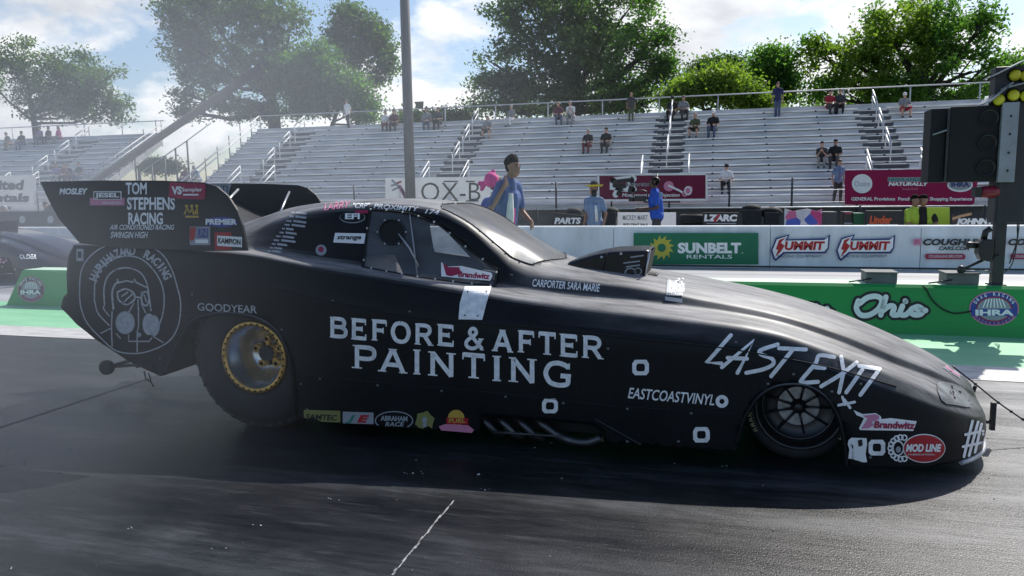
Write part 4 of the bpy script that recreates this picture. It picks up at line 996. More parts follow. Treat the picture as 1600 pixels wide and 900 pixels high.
# wheels
TYRE = mat('slick_tyre_rubber', (.018, .018, .019), .75, noise=.3, scale=7, bump=.2); TREAD = mat('scrubbed_tread_rubber', (.035, .034, .034), .85, noise=.5, scale=9, bump=.6)
GOLD = mat('gold_anodised_ring', (.62, .36, .10), .35, .75, noise=.15, scale=12); RIM = mat('polished_rim', (.50, .52, .55), .22, .9); RIMD = mat('dark_rim', (.05, .052, .058), .35, .7)
def rear_wheel(x, ysign):
    yo = YC-ysign*.765                     # outer face
    s = ysign
    w = empty('wheel', (x, yo, .457)); w.parent = car; w.matrix_parent_inverse = Matrix.Translation(-car.location)
    c = (x, yo, .457)
    b = MB(); b.lathe([(r, s*h) for r, h in [(.216,.045),(.222,.012),(.25,-.004),(.31,-.008),(.37,-.006),(.405,.008),(.425,.035)]], c, 'Y', TYRE, 72)
    b.lathe([(r, s*h) for r, h in [(.425,.035),(.456,.05),(.470,.075),(.474,.22),(.470,.36),(.456,.39),(.425,.405)]], c, 'Y', TREAD, 72)
    b.lathe([(r, s*h) for r, h in [(.425,.405),(.37,.43),(.25,.44),(.2,.43)]], c, 'Y', TYRE, 48)
    for i in range(40):                   # wrinkled shoulder blocks
        a = 2*math.pi*i/40; b.sphere((x+.440*math.cos(a), yo+s*.04, 0.457+.440*math.sin(a)), .0125, TREAD, 6, 4, (1.2, .8, 1.2))
    b.build('tyre', w)
    b = MB(); b.lathe([(r, s*h) for r, h in [(.222,.02),(.226,.002),(.222,-.006),(.196,-.006),(.194,.006)]], c, 'Y', GOLD, 64)
    for i in range(32):
        a = 2*math.pi*i/32; b.sphere((x+.209*math.cos(a), yo-s*.006, .457+.209*math.sin(a)), .0075, MATTE, 8, 4, (1, .7, 1))
    b.build('bead_ring', w)
    b = MB(); b.lathe([(r, s*h) for r, h in [(.195,.0),(.190,.05),(.182,.06),(.178,.14),(.168,.15),(.165,.21),(.10,.225),(.0,.225)]], c, 'Y', RIM, 56)
    b.build('rim', w)
    b = MB(); b.lathe([(r, s*h) for r, h in [(0,.13),(.045,.13),(.05,.15),(.05,.22)]], c, 'Y', GOLD, 24)
    for i in range(5):
        a = 2*math.pi*i/5+.35; e = (x+.088*math.cos(a), .457+.088*math.sin(a))
        b.tube([(x+.03*math.cos(a), yo+s*.17, .457+.03*math.sin(a)), (e[0], yo+s*.165, e[1])], .021, GOLD, 8)
        b.lathe([(.026,.20),(.026,.15),(.014,.145),(.010,.16),(0,.16)] if s > 0 else [(.026,-.20),(.026,-.15),(.014,-.145),(.010,-.16),(0,-.16)], (e[0], yo, e[1]), 'Y', GOLD, 12)
        b.sphere((e[0], yo+s*.145, e[1]), .012, MATTE, 8, 5)
    b.build('hub', w)
    return w
rear_wheel(-2.70, 1); rear_wheel(-2.70, -1)
LTY = mat('worn_tyre_lettering', (.42, .38, .20), .7, noise=.4, scale=40)
def front_wheel(x, s):
    yo = YC-s*.585; z = .288; c = (x, yo, z)
    w = empty('wheel', c); w.parent = car; w.matrix_parent_inverse = Matrix.Translation(-car.location)
    b = MB(); b.lathe([(r, s*h) for r, h in [(.222,.03),(.225,.006),(.235,0),(.255,-.002),(.272,.006),(.284,.02),(.288,.04),(.288,.10),(.27,.125),(.22,.125)]], c, 'Y', TYRE, 64); b.build('tyre', w)
    b = MB(); b.lathe([(r, s*h) for r, h in [(.224,.012),(.226,-.004),(.216,-.008),(.210,.0),(.205,.02),(.198,.028),(.196,.05),(.12,.062),(0,.062)]], c, 'Y', RIMD, 56)
    b.lathe([(r, s*h) for r, h in [(.2265,-.001),(.223,-.010),(.218,-.009)]], c, 'Y', HDR, 64); b.lathe([(r, s*h) for r, h in [(.186,.046),(.182,.040),(.178,.046)]], c, 'Y', HDR, 56); b.build('rim', w)
    b = MB(); b.lathe([(0, s*.0), (.026, s*.0), (.034, s*.012), (.038, s*.055)], c, 'Y', RIMD, 24)
    for i in range(9):
        a = 2*math.pi*i/9; ca, sa = math.cos(a), math.sin(a)
        b.tube([(x+.03*ca, yo+s*.028, z+.03*sa), (x+.19*ca, yo+s*.045, z+.15*sa)], [.007, .005], RIMD, 6)
    b.build('hub', w)
    b = MB(); DISC = mat('brake_disc_steel', (.45, .46, .48), .35, .6, noise=.3, scale=20)
    b.lathe([(r, s*h) for r, h in [(.105,.046),(.04,.046)]], c, 'Y', DISC, 40); b.build('brake_disc', w)
    for a0 in (198, -22):
        b = MB()
        for i in range(5):
            a = rad(a0+(i-2)*6.5*1); r_ = .256
            p = np.array([x+r_*math.cos(a), yo-s*.004, z+r_*math.sin(a)]); tn = np.array([-math.sin(a), 0, math.cos(a)]); rn = np.array([math.cos(a), 0, math.sin(a)])
            for k in (-1, 1): b.tube([p+tn*k*.008-rn*.011, p+tn*k*.005+rn*.011], .0035, LTY, 5)
            b.tube([p-tn*.008, p+tn*.008], .003, LTY, 5)
        b.build('tyre_lettering', w)
front_wheel(.462, 1); front_wheel(.462, -1)
# wheelie bars behind
b = MB(); wc = onY(167, 574, 4.45)
b.lathe([(.0,-.02),(.02,-.02),(.05,-.025),(.055,-.015),(.055,.015),(.05,.025),(0,.02)], tuple(wc), 'Y', TYRE, 24); b.build('wheelie_wheel', car)
b = MB(); b.lathe([(.0,-.02),(.02,-.02),(.05,-.025),(.055,-.015),(.055,.015),(.05,.025),(0,.02)], (wc[0], 4.85, wc[2]), 'Y', TYRE, 24); b.build('wheelie_wheel', car)
b = MB()
for y in (4.47, 4.83):
    b.tube([(wc[0], y, wc[2]), (-2.95, y, .62)], .015, CAGE, 8); b.tube([(wc[0], y, wc[2]), (-2.95, y, .34)], .013, CAGE, 8); b.tube([(wc[0]+.35, y, wc[2]+.02), (wc[0]+.36, y, wc[2]+.16)], .009, CAGE, 6)
b.tube([(wc[0], 4.43, wc[2]), (wc[0], 4.87, wc[2])], .012, CAGE, 6); b.tube([(wc[0]+.25, 4.47, wc[2]+.012), (wc[0]+.25, 4.83, wc[2]+.012)], .01, CAGE, 6)
b.build('wheelie_bar', car)
b = MB(); b.tube([onY(225,580,3.95), onY(228,592,3.95), onY(236,597,3.96), onY(240,604,3.96)], .005, CAGE, 5); b.tube([onY(232,583,3.95), onY(236,596,3.95)], .004, CAGE, 5); b.build('breather_wire', car)
b = MB(); b.tube([(-2.7, 4.0, .457), (-2.7, 5.28, .457)], .05, CAGE, 10); b.build('axle', car); b = MB(); b.tube([(.46, 4.1, .288), (.46, 5.18, .288)], .03, CAGE, 8); b.build('axle', car)
# nose gear: T sensor and tether
b = MB(); b.tube([onY(1532, 659, 4.55), onY(1551, 659, 4.55)], .011, BLACK, 8); b.tube([onY(1533.5, 659, 4.55), onY(1537, 659, 4.55)], .024, BLACK, 8)
p, q = onY(1553, 629, 4.55), onY(1553, 672, 4.55); b.box((p[0]-.012, 4.54, q[2]), (p[0]+.012, 4.565, p[2]), BLACK); b.build('nose_sensor', car)
b = MB(); b.tube(smooth_line([onY(u, v, 4.64) for u, v in [(1488,572),(1524,600),(1560,629),(1600,657),(1690,722)]], 6), .0045, BLACK, 5)
for f in ((1524,600),(1560,629),(1580,643),(1598,655)): b.sphere(onY(f[0], f[1], 4.64), .009, BLACK, 6, 4)
b.tube([onY(1524, 603, 4.64), onY(1521, 612, 4.64)], .010, BLACK, 6); b.build('tether', car)

# ------------------------------------------------------------------ lettering and stickers on the car
def D(sub=14, mp_=None, base=.003): return Decal(mp_ or bodymap, sub=sub, base=base)
K = .55
STROKES = {  # bold wedge-serif capitals: polylines (x, y up) and serifs (x, y, half length, 'h'/'v')
 'B': ([[(.12,0),(.12,1)],[(.12,.93),(.62,.93),(.80,.83),(.80,.65),(.62,.54),(.12,.54)],[(.62,.54),(.88,.40),(.88,.18),(.66,.07),(.12,.07)]], [(.12,.985,.14,'h'),(.12,.015,.14,'h')]),
 'E': ([[(.16,0),(.16,1)],[(.1,.93),(.90,.93)],[(.16,.52),(.66,.52)],[(.1,.07),(.92,.07)]], [(.92,.86,.14,'v'),(.70,.52,.13,'v'),(.94,.14,.14,'v'),(.12,.985,.14,'h'),(.12,.015,.14,'h')]),
 'F': ([[(.16,0),(.16,1)],[(.1,.93),(.90,.93)],[(.16,.50),(.68,.50)]], [(.92,.86,.14,'v'),(.72,.50,.14,'v'),(.16,.015,.20,'h'),(.12,.985,.14,'h')]),
 'O': ([[(.5,.94),(.22,.84),(.08,.5),(.22,.16),(.5,.06),(.78,.16),(.92,.5),(.78,.84),(.5,.94)]], []),
 'R': ([[(.14,0),(.14,1)],[(.14,.93),(.62,.93),(.82,.82),(.82,.62),(.62,.48),(.14,.48)],[(.52,.48),(.88,.02)]], [(.14,.015,.18,'h'),(.92,.015,.14,'h'),(.12,.985,.12,'h')]),
 'A': ([[(.10,0),(.48,.97)],[(.52,.97),(.90,0)],[(.26,.32),(.76,.32)]], [(.10,.015,.16,'h'),(.90,.015,.16,'h'),(.5,.99,.16,'h')]),
 'T': ([[(.5,0),(.5,.95)],[(.04,.93),(.96,.93)]], [(.05,.86,.13,'v'),(.95,.86,.13,'v'),(.5,.015,.22,'h')]),
 'P': ([[(.16,0),(.16,1)],[(.16,.93),(.66,.93),(.88,.82),(.88,.56),(.66,.44),(.16,.44)]], [(.16,.015,.22,'h'),(.12,.985,.14,'h')]),
 'I': ([[(.5,0),(.5,1)]], [(.5,.015,.5,'h'),(.5,.985,.5,'h')]),
 'N': ([[(.15,0),(.15,1)],[(.15,.97),(.85,.03)],[(.85,0),(.85,1)]], [(.15,.015,.18,'h'),(.85,.985,.18,'h'),(.10,.985,.12,'h')]),
 'G': ([[(.88,.78),(.74,.88),(.5,.94),(.22,.84),(.08,.5),(.22,.16),(.5,.06),(.78,.10),(.86,.20),(.86,.44)],[(.60,.44),(.96,.44)]], [(.90,.84,.12,'v')]),
 '&': ([[(.94,.06),(.36,.62),(.28,.78),(.40,.93),(.56,.90),(.62,.76),(.50,.62),(.16,.40),(.08,.22),(.20,.08),(.44,.05),(.68,.16),(.88,.50)]], [(.88,.5,.14,'h'),(.92,.03,.1,'h')]),
}
def wedge(d, ch, x0, y0, x1, y1, slope, m):
    """one carved letter in the box; slope tilts the base line"""
    W, H = x1-x0, y1-y0; ls, sf = STROKES[ch]; w = min(W*.26, H*.19) if ch != 'I' else W*.62
    P = lambda a, b: (x0+a*W, y1-b*H+slope*a*W)
    for l in ls:
        q = [P(*p) for p in l]
        if len(q) > 4: q = smooth_line(q, 4)
        d.stroke(q, w*(1 if len(l) < 3 or ch in 'BRPGO' else .85), m, 0, caps=False); d.n += 1
        for p in q[1:-1] if len(l) < 8 and len(l) > 2 else []: d.ell(p[0], p[1], w*.42, w*.42, m, .1, 8)
    for a, b_, hl, o in sf:
        if o == 'h': d.stroke([P(a-hl, b_), P(a+hl, b_)], H*.055, m, .3, caps=False)
        else: d.stroke([P(a, b_-hl), P(a, b_+hl)], H*.06, m, .3, caps=False)
d = D(9)
sx = lambda x: 500+x/3.478
sy = lambda y: 480+y/3.478
for ch, x0, x1, y0, y1 in [('B',57,150,52,162),('E',172,255,60,172),('F',284,368,66,178),('O',388,492,74,190),('R',518,612,88,200),('E',640,730,92,206),('&',787,888,104,226),('A',940,1045,120,236),('F',1078,1168,126,242),('T',1187,1283,133,252),('E',1305,1402,145,264),('R',1428,1535,154,272),
    ('P',182,308,205,328),('A',325,468,222,346),('I',508,548,230,362),('N',592,735,240,368),('T',772,900,246,378),('I',938,985,264,398),('N',1030,1175,272,402),('G',1215,1370,288,424)]:
    wedge(d, ch, sx(x0), sy(y0), sx(x1), sy(y1), .085 if ch != 'I' else .05, LETTER)
d.build('lettering', car, 'large white painting company name in serif capitals on the door')
# brush lettering on the nose
d = D(9); ex = lambda p: (1080+p[0]/5, 500+p[1]/5)
for l in [[(310,120),(118,335),(235,338)],[(240,368),(490,160),(362,412)],[(285,295),(435,302)],[(675,192),(540,238),(548,270),(628,300),(640,345),(560,385),(430,412)],[(685,222),(895,232)],[(790,236),(625,438)],
          [(1115,292),(1000,278),(970,340),(860,470),(880,488),(990,482)],[(965,370),(1040,376)],[(1170,290),(1190,400),(1155,565)],[(1290,335),(1180,420),(1015,518)],[(1335,390),(1210,565)],[(1310,360),(1470,385)],[(1465,392),(1320,585)]]:
    q = [ex(p) for p in l]; d.stroke(smooth_line(q, 4) if len(q) > 4 else q, 6.2, LETTER, 0)
for l in [[(1180,600),(1200,660)],[(1150,665),(1275,640)],[(1195,620),(1240,685)]]: d.stroke([ex(p) for p in l], 4.2, LETTER, 0)
d.build('lettering', car, 'hand-brushed white words and a star above the front wheel')
d = D(9)
zx = lambda p: (800+p[0]/3, 500+p[1]/3)
def hand(txt, x0, y0, x1, y1, m, slope, w=2.2, sh=.3, d_=None):
    (d_ or d).text(txt, x0, y0, x1, y1, m, 0, slope=slope, bold=.012, shear=sh)
hand('EASTCOASTVINYL', 981, 605, 1116, 622, LETTER, .085)
d.build('lettering', car, 'small slanted white web-shop name ahead of the door')
d = D(9); d.ring(1128, 627, 10, 10, 6, LETTER, 0)
d.build('emblem', car)
for cx, cy, s_ in [(1001,574,1.0),(859.5,634,.95),(1096,679,1.0)]:
    d = D(7); o_ = [(-13,-6),(-9,-12),(9,-12),(13,-6),(13,7),(9,12),(-9,12),(-13,7)]; i_ = [(a*.52, b_*.50) for a, b_ in o_]; n = 8
    d._put([(cx+a*s_, cy+b_*s_) for a, b_ in o_]+[(cx+a*s_, cy+b_*s_) for a, b_ in i_], [(i, (i+1) % n, n+(i+1) % n, n+i) for i in range(n)], LETTER, 0)
    d.build('fastener_surround', car)
d = D(5, base=.007); d.poly([(726,449),(768,449),(760,476),(754,500),(717,499),(719,474)], LETTER, 0); [d.ell(a, b_, 1.3, 1.3, INK, 1, 8) for a, b_ in ((727,493),(747,494),(731,457),(760,457))]; d.build('tape_patch', car)
# gas mask drawing on the rear quarter
gx = lambda p: (110+p[0]/4.863, 375+p[1]/4.865)
d = D(9)
def gs(pts, w=1.7, closed=False, m=FADED, sm=True):
    q = [gx(p) for p in pts]; d.stroke(smooth_line(q+[q[0]] if closed else q, 5) if sm else q, w, m, 0)
gs([(72,430),(80,260),(130,150),(240,60),(400,25),(560,40),(690,100),(770,220),(815,360),(840,480),(825,640),(760,760),(640,830),(500,862),(350,840),(230,740),(130,630),(85,520),(72,430)], 1.9)
gs([(185,460),(190,330),(225,230),(300,160),(420,122),(530,140),(620,210),(690,320),(715,440),(705,560),(680,640)], 2.0); gs([(185,460),(215,560),(300,650)], 2.0)
gs([(262,490),(258,370),(285,280),(350,225),(440,212),(530,245),(580,320),(600,420),(615,540)], 2.2); gs([(265,490),(255,520),(300,580)], 1.8)
gs([(330,525),(320,400),(345,335),(370,320)], 3.0); gs([(360,300),(365,325),(430,310),(480,320),(490,295),(500,320),(560,350),(585,360)], 2.6, sm=False)
gs([(360,395),(420,372),(480,400),(490,450),(430,490),(370,455)], 2.8, True); gs([(390,430),(440,395)], 2.4, sm=False); gs([(410,470),(475,410)], 2.4, sm=False); gs([(545,400),(585,395),(600,450),(580,500),(545,470)], 2.6, True); gs([(560,410),(580,470)], 2.2, sm=False); gs([(490,430),(540,440)], 2.6, sm=False)
gs([(485,480),(445,550)], 1.8, sm=False); gs([(515,450),(520,540),(520,660),(510,700),(510,850)], 1.9, sm=False); gs([(540,480),(575,555)], 1.8, sm=False)
d.ell(*gx((420,628)), 14.5, 17, FADED, 0); d.ring(*gx((420,628)), 15.2, 18, 2, GREYV, .5); d.ell(*gx((600,640)), 10, 17, FADED, 0); d.ell(*gx((645,650)), 8, 15, FADED, .4); d.ring(*gx((640,650)), 9, 16.5, 1.8, GREYV, .8)
for k in range(4): gs([(375+k*22,590+k*10),(430+k*12,680-k*6)], 1.0, m=GREYV, sm=False)
gs([(320,540),(315,660),(320,810)], 1.9, sm=False); gs([(230,710),(310,670)], 1.8, sm=False); gs([(350,710),(385,750)], 1.8, sm=False); gs([(445,720),(445,770),(600,770),(625,740)], 2.0, sm=False); d.ell(*gx((525,720)), 3.5, 3.5, GREYV, .3); gs([(630,730),(710,780)], 1.7, sm=False)
d.build('mask_drawing', car, 'line drawing of a gas mask inside rings')
d = D(7); d.arc('HAP-HAZARD', 205, 466, 64, 74, 158, 84, 14, FADED, 0, .04); d.build('lettering', car, 'faint white first words arched over the gas mask'); d = D(7); d.arc('RACING', 205, 466, 64, 74, 70, 24, 14, FADED, 0, .04); d.build('lettering', car, 'faint white last word arched over the gas mask')
d = D(9); d.rect(120, 389, 131, 408, FADED, 0); d.rect(122.5, 393, 128, 403, PAINT, 1); d.build('sponsor_sticker', car)
# spoiler plate
SPm = planeY(3.856)
def SD(): return Decal(SPm, base=.003)
d = SD()
for tx, x0, y0, x1, y1 in [('TOM',197,285,230,304),('STEPHENS',199,308,274,328),('RACING',201,332,255,351)]: d.text(tx, x0, y0, x1, y1, LETTER, 0, bold=.03)
d.build('lettering', car, 'tall white three-line team name on the spoiler plate')
d = SD(); hand('AIR CONDITIONED RACING', 172, 351, 273, 359, LETTER, 0, d_=d); d.build('lettering', car, 'upper line of hand lettering under the team name'); d = SD(); hand('SWINGIN HIGH', 173, 362, 232, 372, LETTER, 0, d_=d); d.build('lettering', car, 'lower line of hand lettering under the team name')
d = SD(); d.text('MOSLEY', 93, 294, 138, 304, LETTER, 0, bold=.05, shear=.2); d.build('sponsor_sticker', car)
d = SD(); d.rect(141, 309, 195, 321, PINKV, 0); d.rect(147, 299, 191, 312, WHITE, 1); d.rect(148.5, 300.5, 189.5, 311, INK, 2); d.text('JESEL', 150, 301.5, 188, 310.5, WHITE, 3, bold=.04); d.text('valvetrain', 160, 314, 190, 319, WHITE, 1); d.build('sponsor_sticker', car)
d = SD(); d.poly([(265,286),(268,285),(320,287),(322,290),(321,310),(318,312),(267,310),(264,307)], CRIM, 0); d.text('VS', 269, 291, 285, 304, WHITE, 1, bold=.05); d.text('Sampler', 285, 293, 317, 301, WHITE, 1, bold=.02); d.rect(287, 303, 311, 305.5, WHITE, 1); d.build('sponsor_sticker', car)
d = SD()
for q in range(3): d.stroke([(289+q*8,334),(293+q*8,324),(297+q*6,334)], 3, GOLDV, 0); d.ell(292+q*8, 322, 2.5, 2.5, GOLDV, .2, 10)
d.rect(290, 337, 311, 340, GOLDV, 0); d.build('sponsor_sticker', car)
d = SD(); d.ell(346, 347, 25, 8, BLUEV, 0); d.text('PREMIER', 322, 342, 371, 351, WHITE, 1, bold=.05); d.build('sponsor_sticker', car)
d = SD(); d.rect(297, 354, 329, 383, GREYV, 0); d.poly([(298,355),(307,355),(305,372),(300,377),(297,372)], REDV, 1); d.rect(309, 357, 326, 371, BLUEV, 1); d.text('UNI', 310, 358, 325, 369, GREYV, 2); d.rect(306, 374, 326, 380, WHITE, 1); d.build('sponsor_sticker', car)
d = SD(); d.rect(336, 363, 362, 390, REDV, 0); d.rect(340, 368, 379, 384, WHITE, 1, slope=.06); d.text('KAMPION', 342, 371, 377, 380, INK, 2, slope=.08, bold=.03); d.build('sponsor_sticker', car)
d = Decal(planeY(2*YC-3.877), base=.003); d.poly([(326,288),(362,288),(357,304),(340,305)], GREYV, 0); d.text('ATI', 337, 290, 356, 300, INK, 1); d.build('sponsor_sticker', car)
# roof rail, cab and hood lettering
for tx, x0, y0, x1, y1, m_, sl in [('LARRY', 506, 319, 548, 330, PINKV, -.12), ('"CRP"', 552, 318, 579, 326, LETTER, 0), ('PROXIMITY', 584, 319, 655, 326, WHITE, .07), ('174', 664, 327, 687, 334, WHITE, .1)]:
    d = D(5, base=.005); d.text(tx, x0, y0, x1, y1, m_, 0, slope=sl, bold=.02, shear=.3); d.build('lettering', car, 'pink hand lettering at the rear of the roof edge' if m_ is PINKV else None)
d = D(7)
for i, (x0, y0, x1) in enumerate([(455,331,479),(453,337,479),(448,344,479),(445,350,477),(441,356,459),(437,362,464),(432,368,460),(428,374,462),(425,380,449),(422,386,441),(418,391,439)]):
    d.rect(x0, y0, x0+(x1-x0)*.25, y0+2.6, FADED, 0, slope=.1); d.rect(x0+(x1-x0)*.35, y0, x1, y0+3.2, FADED, 0, slope=.12)
d.build('sponsor_list', car)
d = D(7); d.ell(551, 340, 20, 9, GREYV, 0); d.ell(551, 339.5, 19, 8, PAINT, 1); d.text('EFI', 540, 334, 563, 343, LETTER, 2, bold=.04); d.rect(556, 329, 576, 334, CRIM, 2); d.build('sponsor_sticker', car)
d = D(7); d.poly([(524,364),(572,365),(569,381),(521,379)], WHITE, 0); d.text('strange', 527, 368, 565, 376.5, INK, 1, bold=.03, shear=.2); d.build('sponsor_sticker', car)
d = D(7); d.ell(502, 391, 8.5, 8.5, GREYV, 0); d.ell(502, 390, 4.5, 4.5, CRIM, 1); d.build('emblem', car)
d = D(7); hand('GOODYEAR', 309, 473, 402, 485, FADED, .05, sh=0, d_=d); d.build('lettering', car)
d = D(7); hand('CARPORTER SARA MARIE', 832, 436, 938, 448, LETTER, .08, d_=d); d.build('lettering', car, 'small hand lettered names below the windshield')
d = Decal(bodymap, sub=7, base=.012); pts = [(690,410),(700,417),(722,416),(728,421),(768,427),(770,432),(766,440),(690,434),(698,424)]; d.poly(pts, WHITE, 0); d.poly([(693,412),(702,418),(718,418),(712,424),(722,428),(706,433),(698,432),(706,423)], CRIM, 1); d.text('Brandwitz', 716, 424, 766, 434, CRIM, 1, slope=.08, bold=.04, shear=.2); d.build('sponsor_sticker', car, 'crimson winged script sticker on the side window')
d = D(4, base=.006); d.poly([(1043,433),(1072,433),(1066,463),(1040,462)], GREYV, 0); d.text('NGS', 1045, 436, 1069, 459, WHITE, 1, bold=.03); d.rect(1039, 464, 1066, 470, GREYV, 0, slope=.15); d.build('sponsor_sticker', car, 'white block letters on the hood beside the scoop')
# rocker stickers
d = D(9); d.rect(475, 640, 532, 664, OLIVE, 0, slope=.03); d.text('SAMTEC', 478, 646, 528, 655, INK, 1, slope=.04, bold=.03, shear=.2); d.build('sponsor_sticker', car)
d = D(9); d.rect(536, 643, 584, 667, GREYV, 0, slope=.03); d.text('J', 541, 648, 556, 661, TEALV, 1, bold=.05, shear=.3); d.text('E', 558, 648, 578, 660, REDV, 1, bold=.06, shear=.3); d.build('sponsor_sticker', car)
d = D(9); d.ring(616, 657, 30, 15, 1.6, GREYV, 0); d.text('ABRAHAM', 595, 649, 637, 657, GREYV, 0, bold=.04, slope=.03); d.text('RACE', 602, 659, 632, 666, GREYV, 0, bold=.03, shear=.2); d.build('sponsor_sticker', car)
d = D(9); d.poly([(664+ (16 if i % 2 else 13)*math.cos(math.pi*i/6+.26), 658+(17 if i % 2 else 14)*math.sin(math.pi*i/6+.26)) for i in range(12)], OLIVE, 0); d.ell(664, 656, 4, 5, GREYV, 1); d.rect(661, 661, 667, 667, GREYV, 1); d.build('sponsor_sticker', car)
d = D(9); d.ell(713, 653, 13, 13, GOLDV, 0); d.rect(698, 652, 732, 662, REDV, 1, slope=.03); d.text('FUEL', 702, 653.5, 728, 660, GOLDV, 2, bold=.03); d.poly([(686,666),(696,662),(732,664),(741,671),(738,676),(690,672)], PINKV, 1); d.build('sponsor_sticker', car)
# nose stickers
nx = lambda p: (1310+p[0]/6.4, 600+p[1]/6.4); N = lambda l: [nx(p) for p in l]
d = D(8); d.poly(N([(150,260),(240,300),(370,290),(420,320),(430,350),(520,340),(780,372),(745,468),(215,458),(205,440),(255,340),(180,310)]), WHITE, 0); d.poly(N([(240,315),(370,300),(405,320),(400,350),(330,375),(350,410),(300,440),(225,445),(290,345)]), PINKV, 1); d.text('Brandwitz', *nx((350,365)), *nx((760,438)), CRIM, 2, slope=.03, bold=.04, shear=.15); d.build('sponsor_sticker', car, 'pink winged script sticker behind the front wheel')
d = D(8)
d.poly(N([(100,560),(130,535),(280,540),(285,600),(270,700),(285,780),(240,780),(230,690),(215,660),(180,660),(200,730),(170,730),(155,650),(135,620),(125,680),(130,745),(98,745),(108,650),(92,600)]), WHITE, 0)
d.poly(N([(190,560),(235,550),(240,610),(200,625)]), INK, 1); d.poly(N([(120,590),(150,620),(140,650)]), INK, 1); d.build('sponsor_sticker', car, 'white bulldog sticker low behind the front wheel')
d = D(8); c0 = nx((383,632)); o_ = [(-13,-7),(-9,-12),(9,-12),(13,-7),(13,8),(9,12.5),(-9,12.5),(-13,8)]
d._put([(c0[0]+a, c0[1]+b_) for a, b_ in o_]+[(c0[0]+a*.5, c0[1]+b_*.5) for a, b_ in o_], [(i, (i+1) % 8, 8+(i+1) % 8, 8+i) for i in range(8)], LETTER, 0); d.build('fastener_surround', car)
d = D(8); c1 = nx((590,640))
for k in range(11):
    a = rad(75+k*21); d.ring(c1[0]+6+17*math.cos(a), c1[1]-17*math.sin(a), 5, 5, 2.2, LETTER, 0, 14)
d.ring(c1[0], c1[1], 10, 12, 2, LETTER, .5); d.ell(c1[0]+1, c1[1]+2, 4, 5, GREYV, .5)
c2 = nx((850,640)); d.ell(c2[0], c2[1], 33, 22.5, WHITE, 1, 36); d.ell(c2[0], c2[1], 31.5, 21, REDV, 2, 36); d.text('MOD LINE', *nx((665,592)), *nx((1015,672)), WHITE, 3, bold=.05, shear=.2); d.text('FABRICATION', *nx((690,690)), *nx((945,706)), WHITE, 3); d.build('sponsor_sticker', car, 'red oval sticker with white letters and a white chain')
d = D(8)
for l in [[(1335,370),(1250,725)],[(1390,380),(1300,715)],[(1425,400),(1360,680)],[(1265,505),(1440,470)],[(1240,625),(1450,580)],[(1440,500),(1470,520),(1440,620)]]: d.stroke(N(l), 4.2, LETTER, 0)
d.build('lettering', car, 'white painted hash mark on the nose')
HL = mat('headlight_decal', (.13, .14, .15), .4, noise=.55, scale=12)
d = D(5, base=.006); d.poly([(1463,600),(1470,597),(1486,599),(1503,606),(1514,617),(1519,627),(1516,636),(1508,637),(1494,634),(1478,632),(1470,626),(1464,612)], HL, 0); d.n += 0; d.build('headlight', car)
d = D(8); d.poly([(1470,568),(1486,575),(1503,588),(1500,592),(1484,582),(1472,574)], GREYV, 0); d.stroke([(1476,573),(1498,588)], 2, PINKV, 1); d.build('sponsor_sticker', car)
# ------------------------------------------------------------------ second car waiting in the far lane
PAINT2 = mat('glossy_midnight_purple_paint', (.004, .004, .014), .16, noise=.3, scale=3, coat=.25, spec=.3)
off = np.array([-12.42, 6.35, 0])
car2 = empty('race_car', (-1.2+off[0], YC+off[1], 0), 'glossy midnight purple race car waiting in the far lane, its nose behind the green wall', 'race car')
PARTS_COPY = ('body', 'windshield', 'side_window', 'splitter_lip', 'spoiler_plate', 'spoiler_blade', 'injector_scoop', 'tail_panel', 'floor_pan', 'window_frame')
def copy_part(o, parent):
    c = o.copy(); COL.objects.link(c); c.parent = parent; c.matrix_parent_inverse = Matrix.Translation(-car.location)
    for ch in list(o.children):
        g = ch.copy(); COL.objects.link(g); g.parent = c
    return c
for o in list(car.children):
    nm = o.name.split('.')[0]
    if nm in PARTS_COPY or nm == 'wheel':
        c = copy_part(o, car2)
        if nm == 'body': c.data = o.data.copy(); c.data.materials[0] = PAINT2; c.modifiers.clear()
far = planeY(YC+off[1]-.83)
d = Decal(planeY(9.99), base=.004)
def body2(u, v, o_):
    dr = Vector(ray(u, v)).normalized(); h = BODY.ray_cast(Vector(cO-off), dr)
    if h[0] is None: return onY(u, v, 10.1)
    return np.array(h[0])+off+np.array([0, -o_, o_*.3])
d = Decal(body2, sub=6, base=.006); d.text('OLDER', 31, 397, 58, 405, WHITE, 0, bold=.05); d.poly([(0,404),(14,404),(12,412),(0,412)], PINKV, 0); d.stroke([(4,417),(24,421)], 4, OLIVE, 0); d.poly([(56,420),(70,417),(72,422),(58,423)], WHITE, 0); d.build('lettering', car2, 'white name and pale patches on the nose side')

# ------------------------------------------------------------------ starting light post
TY = 8.22
pb = onY(1552, 447, TY); topp = onY(1581, 108, TY); px_ = 2.705
xm = tree = empty('starting_light', (px_, TY, ty), 'black starting light post with a shaded lamp box standing on the green wall', 'starting light')
PB = mat('post_black_paint', (.022, .024, .028), .5, noise=.3, scale=5); SHG = mat('grey_sheet_metal', (.28, .30, .33), .5, .3, noise=.12, scale=5)
X = lambda u, v, Y=TY: onY(u, v, Y)
b = MB(); b.box((px_-.048, TY-.05, ty), (px_+.048, TY+.05, 1.55), PB); b.box((px_-.075, TY-.075, ty), (px_+.075, TY+.075, ty+.012), PB); b.build('post', tree, bevel=.006)
b = MB(); z0, z1 = X(1560, 292)[2], 2.50; b.box((px_-.07, TY-.04, z0-.35), (px_+.19, TY+.16, z1), PB); b.build('lamp_column', tree, bevel=.01)
pa, pb_ = X(1570, 165), X(1559, 285); b = MB(); b.box((px_-.075, TY-.10, pb_[2]), (px_+.065, TY-.045, pa[2]+.02), SHG)
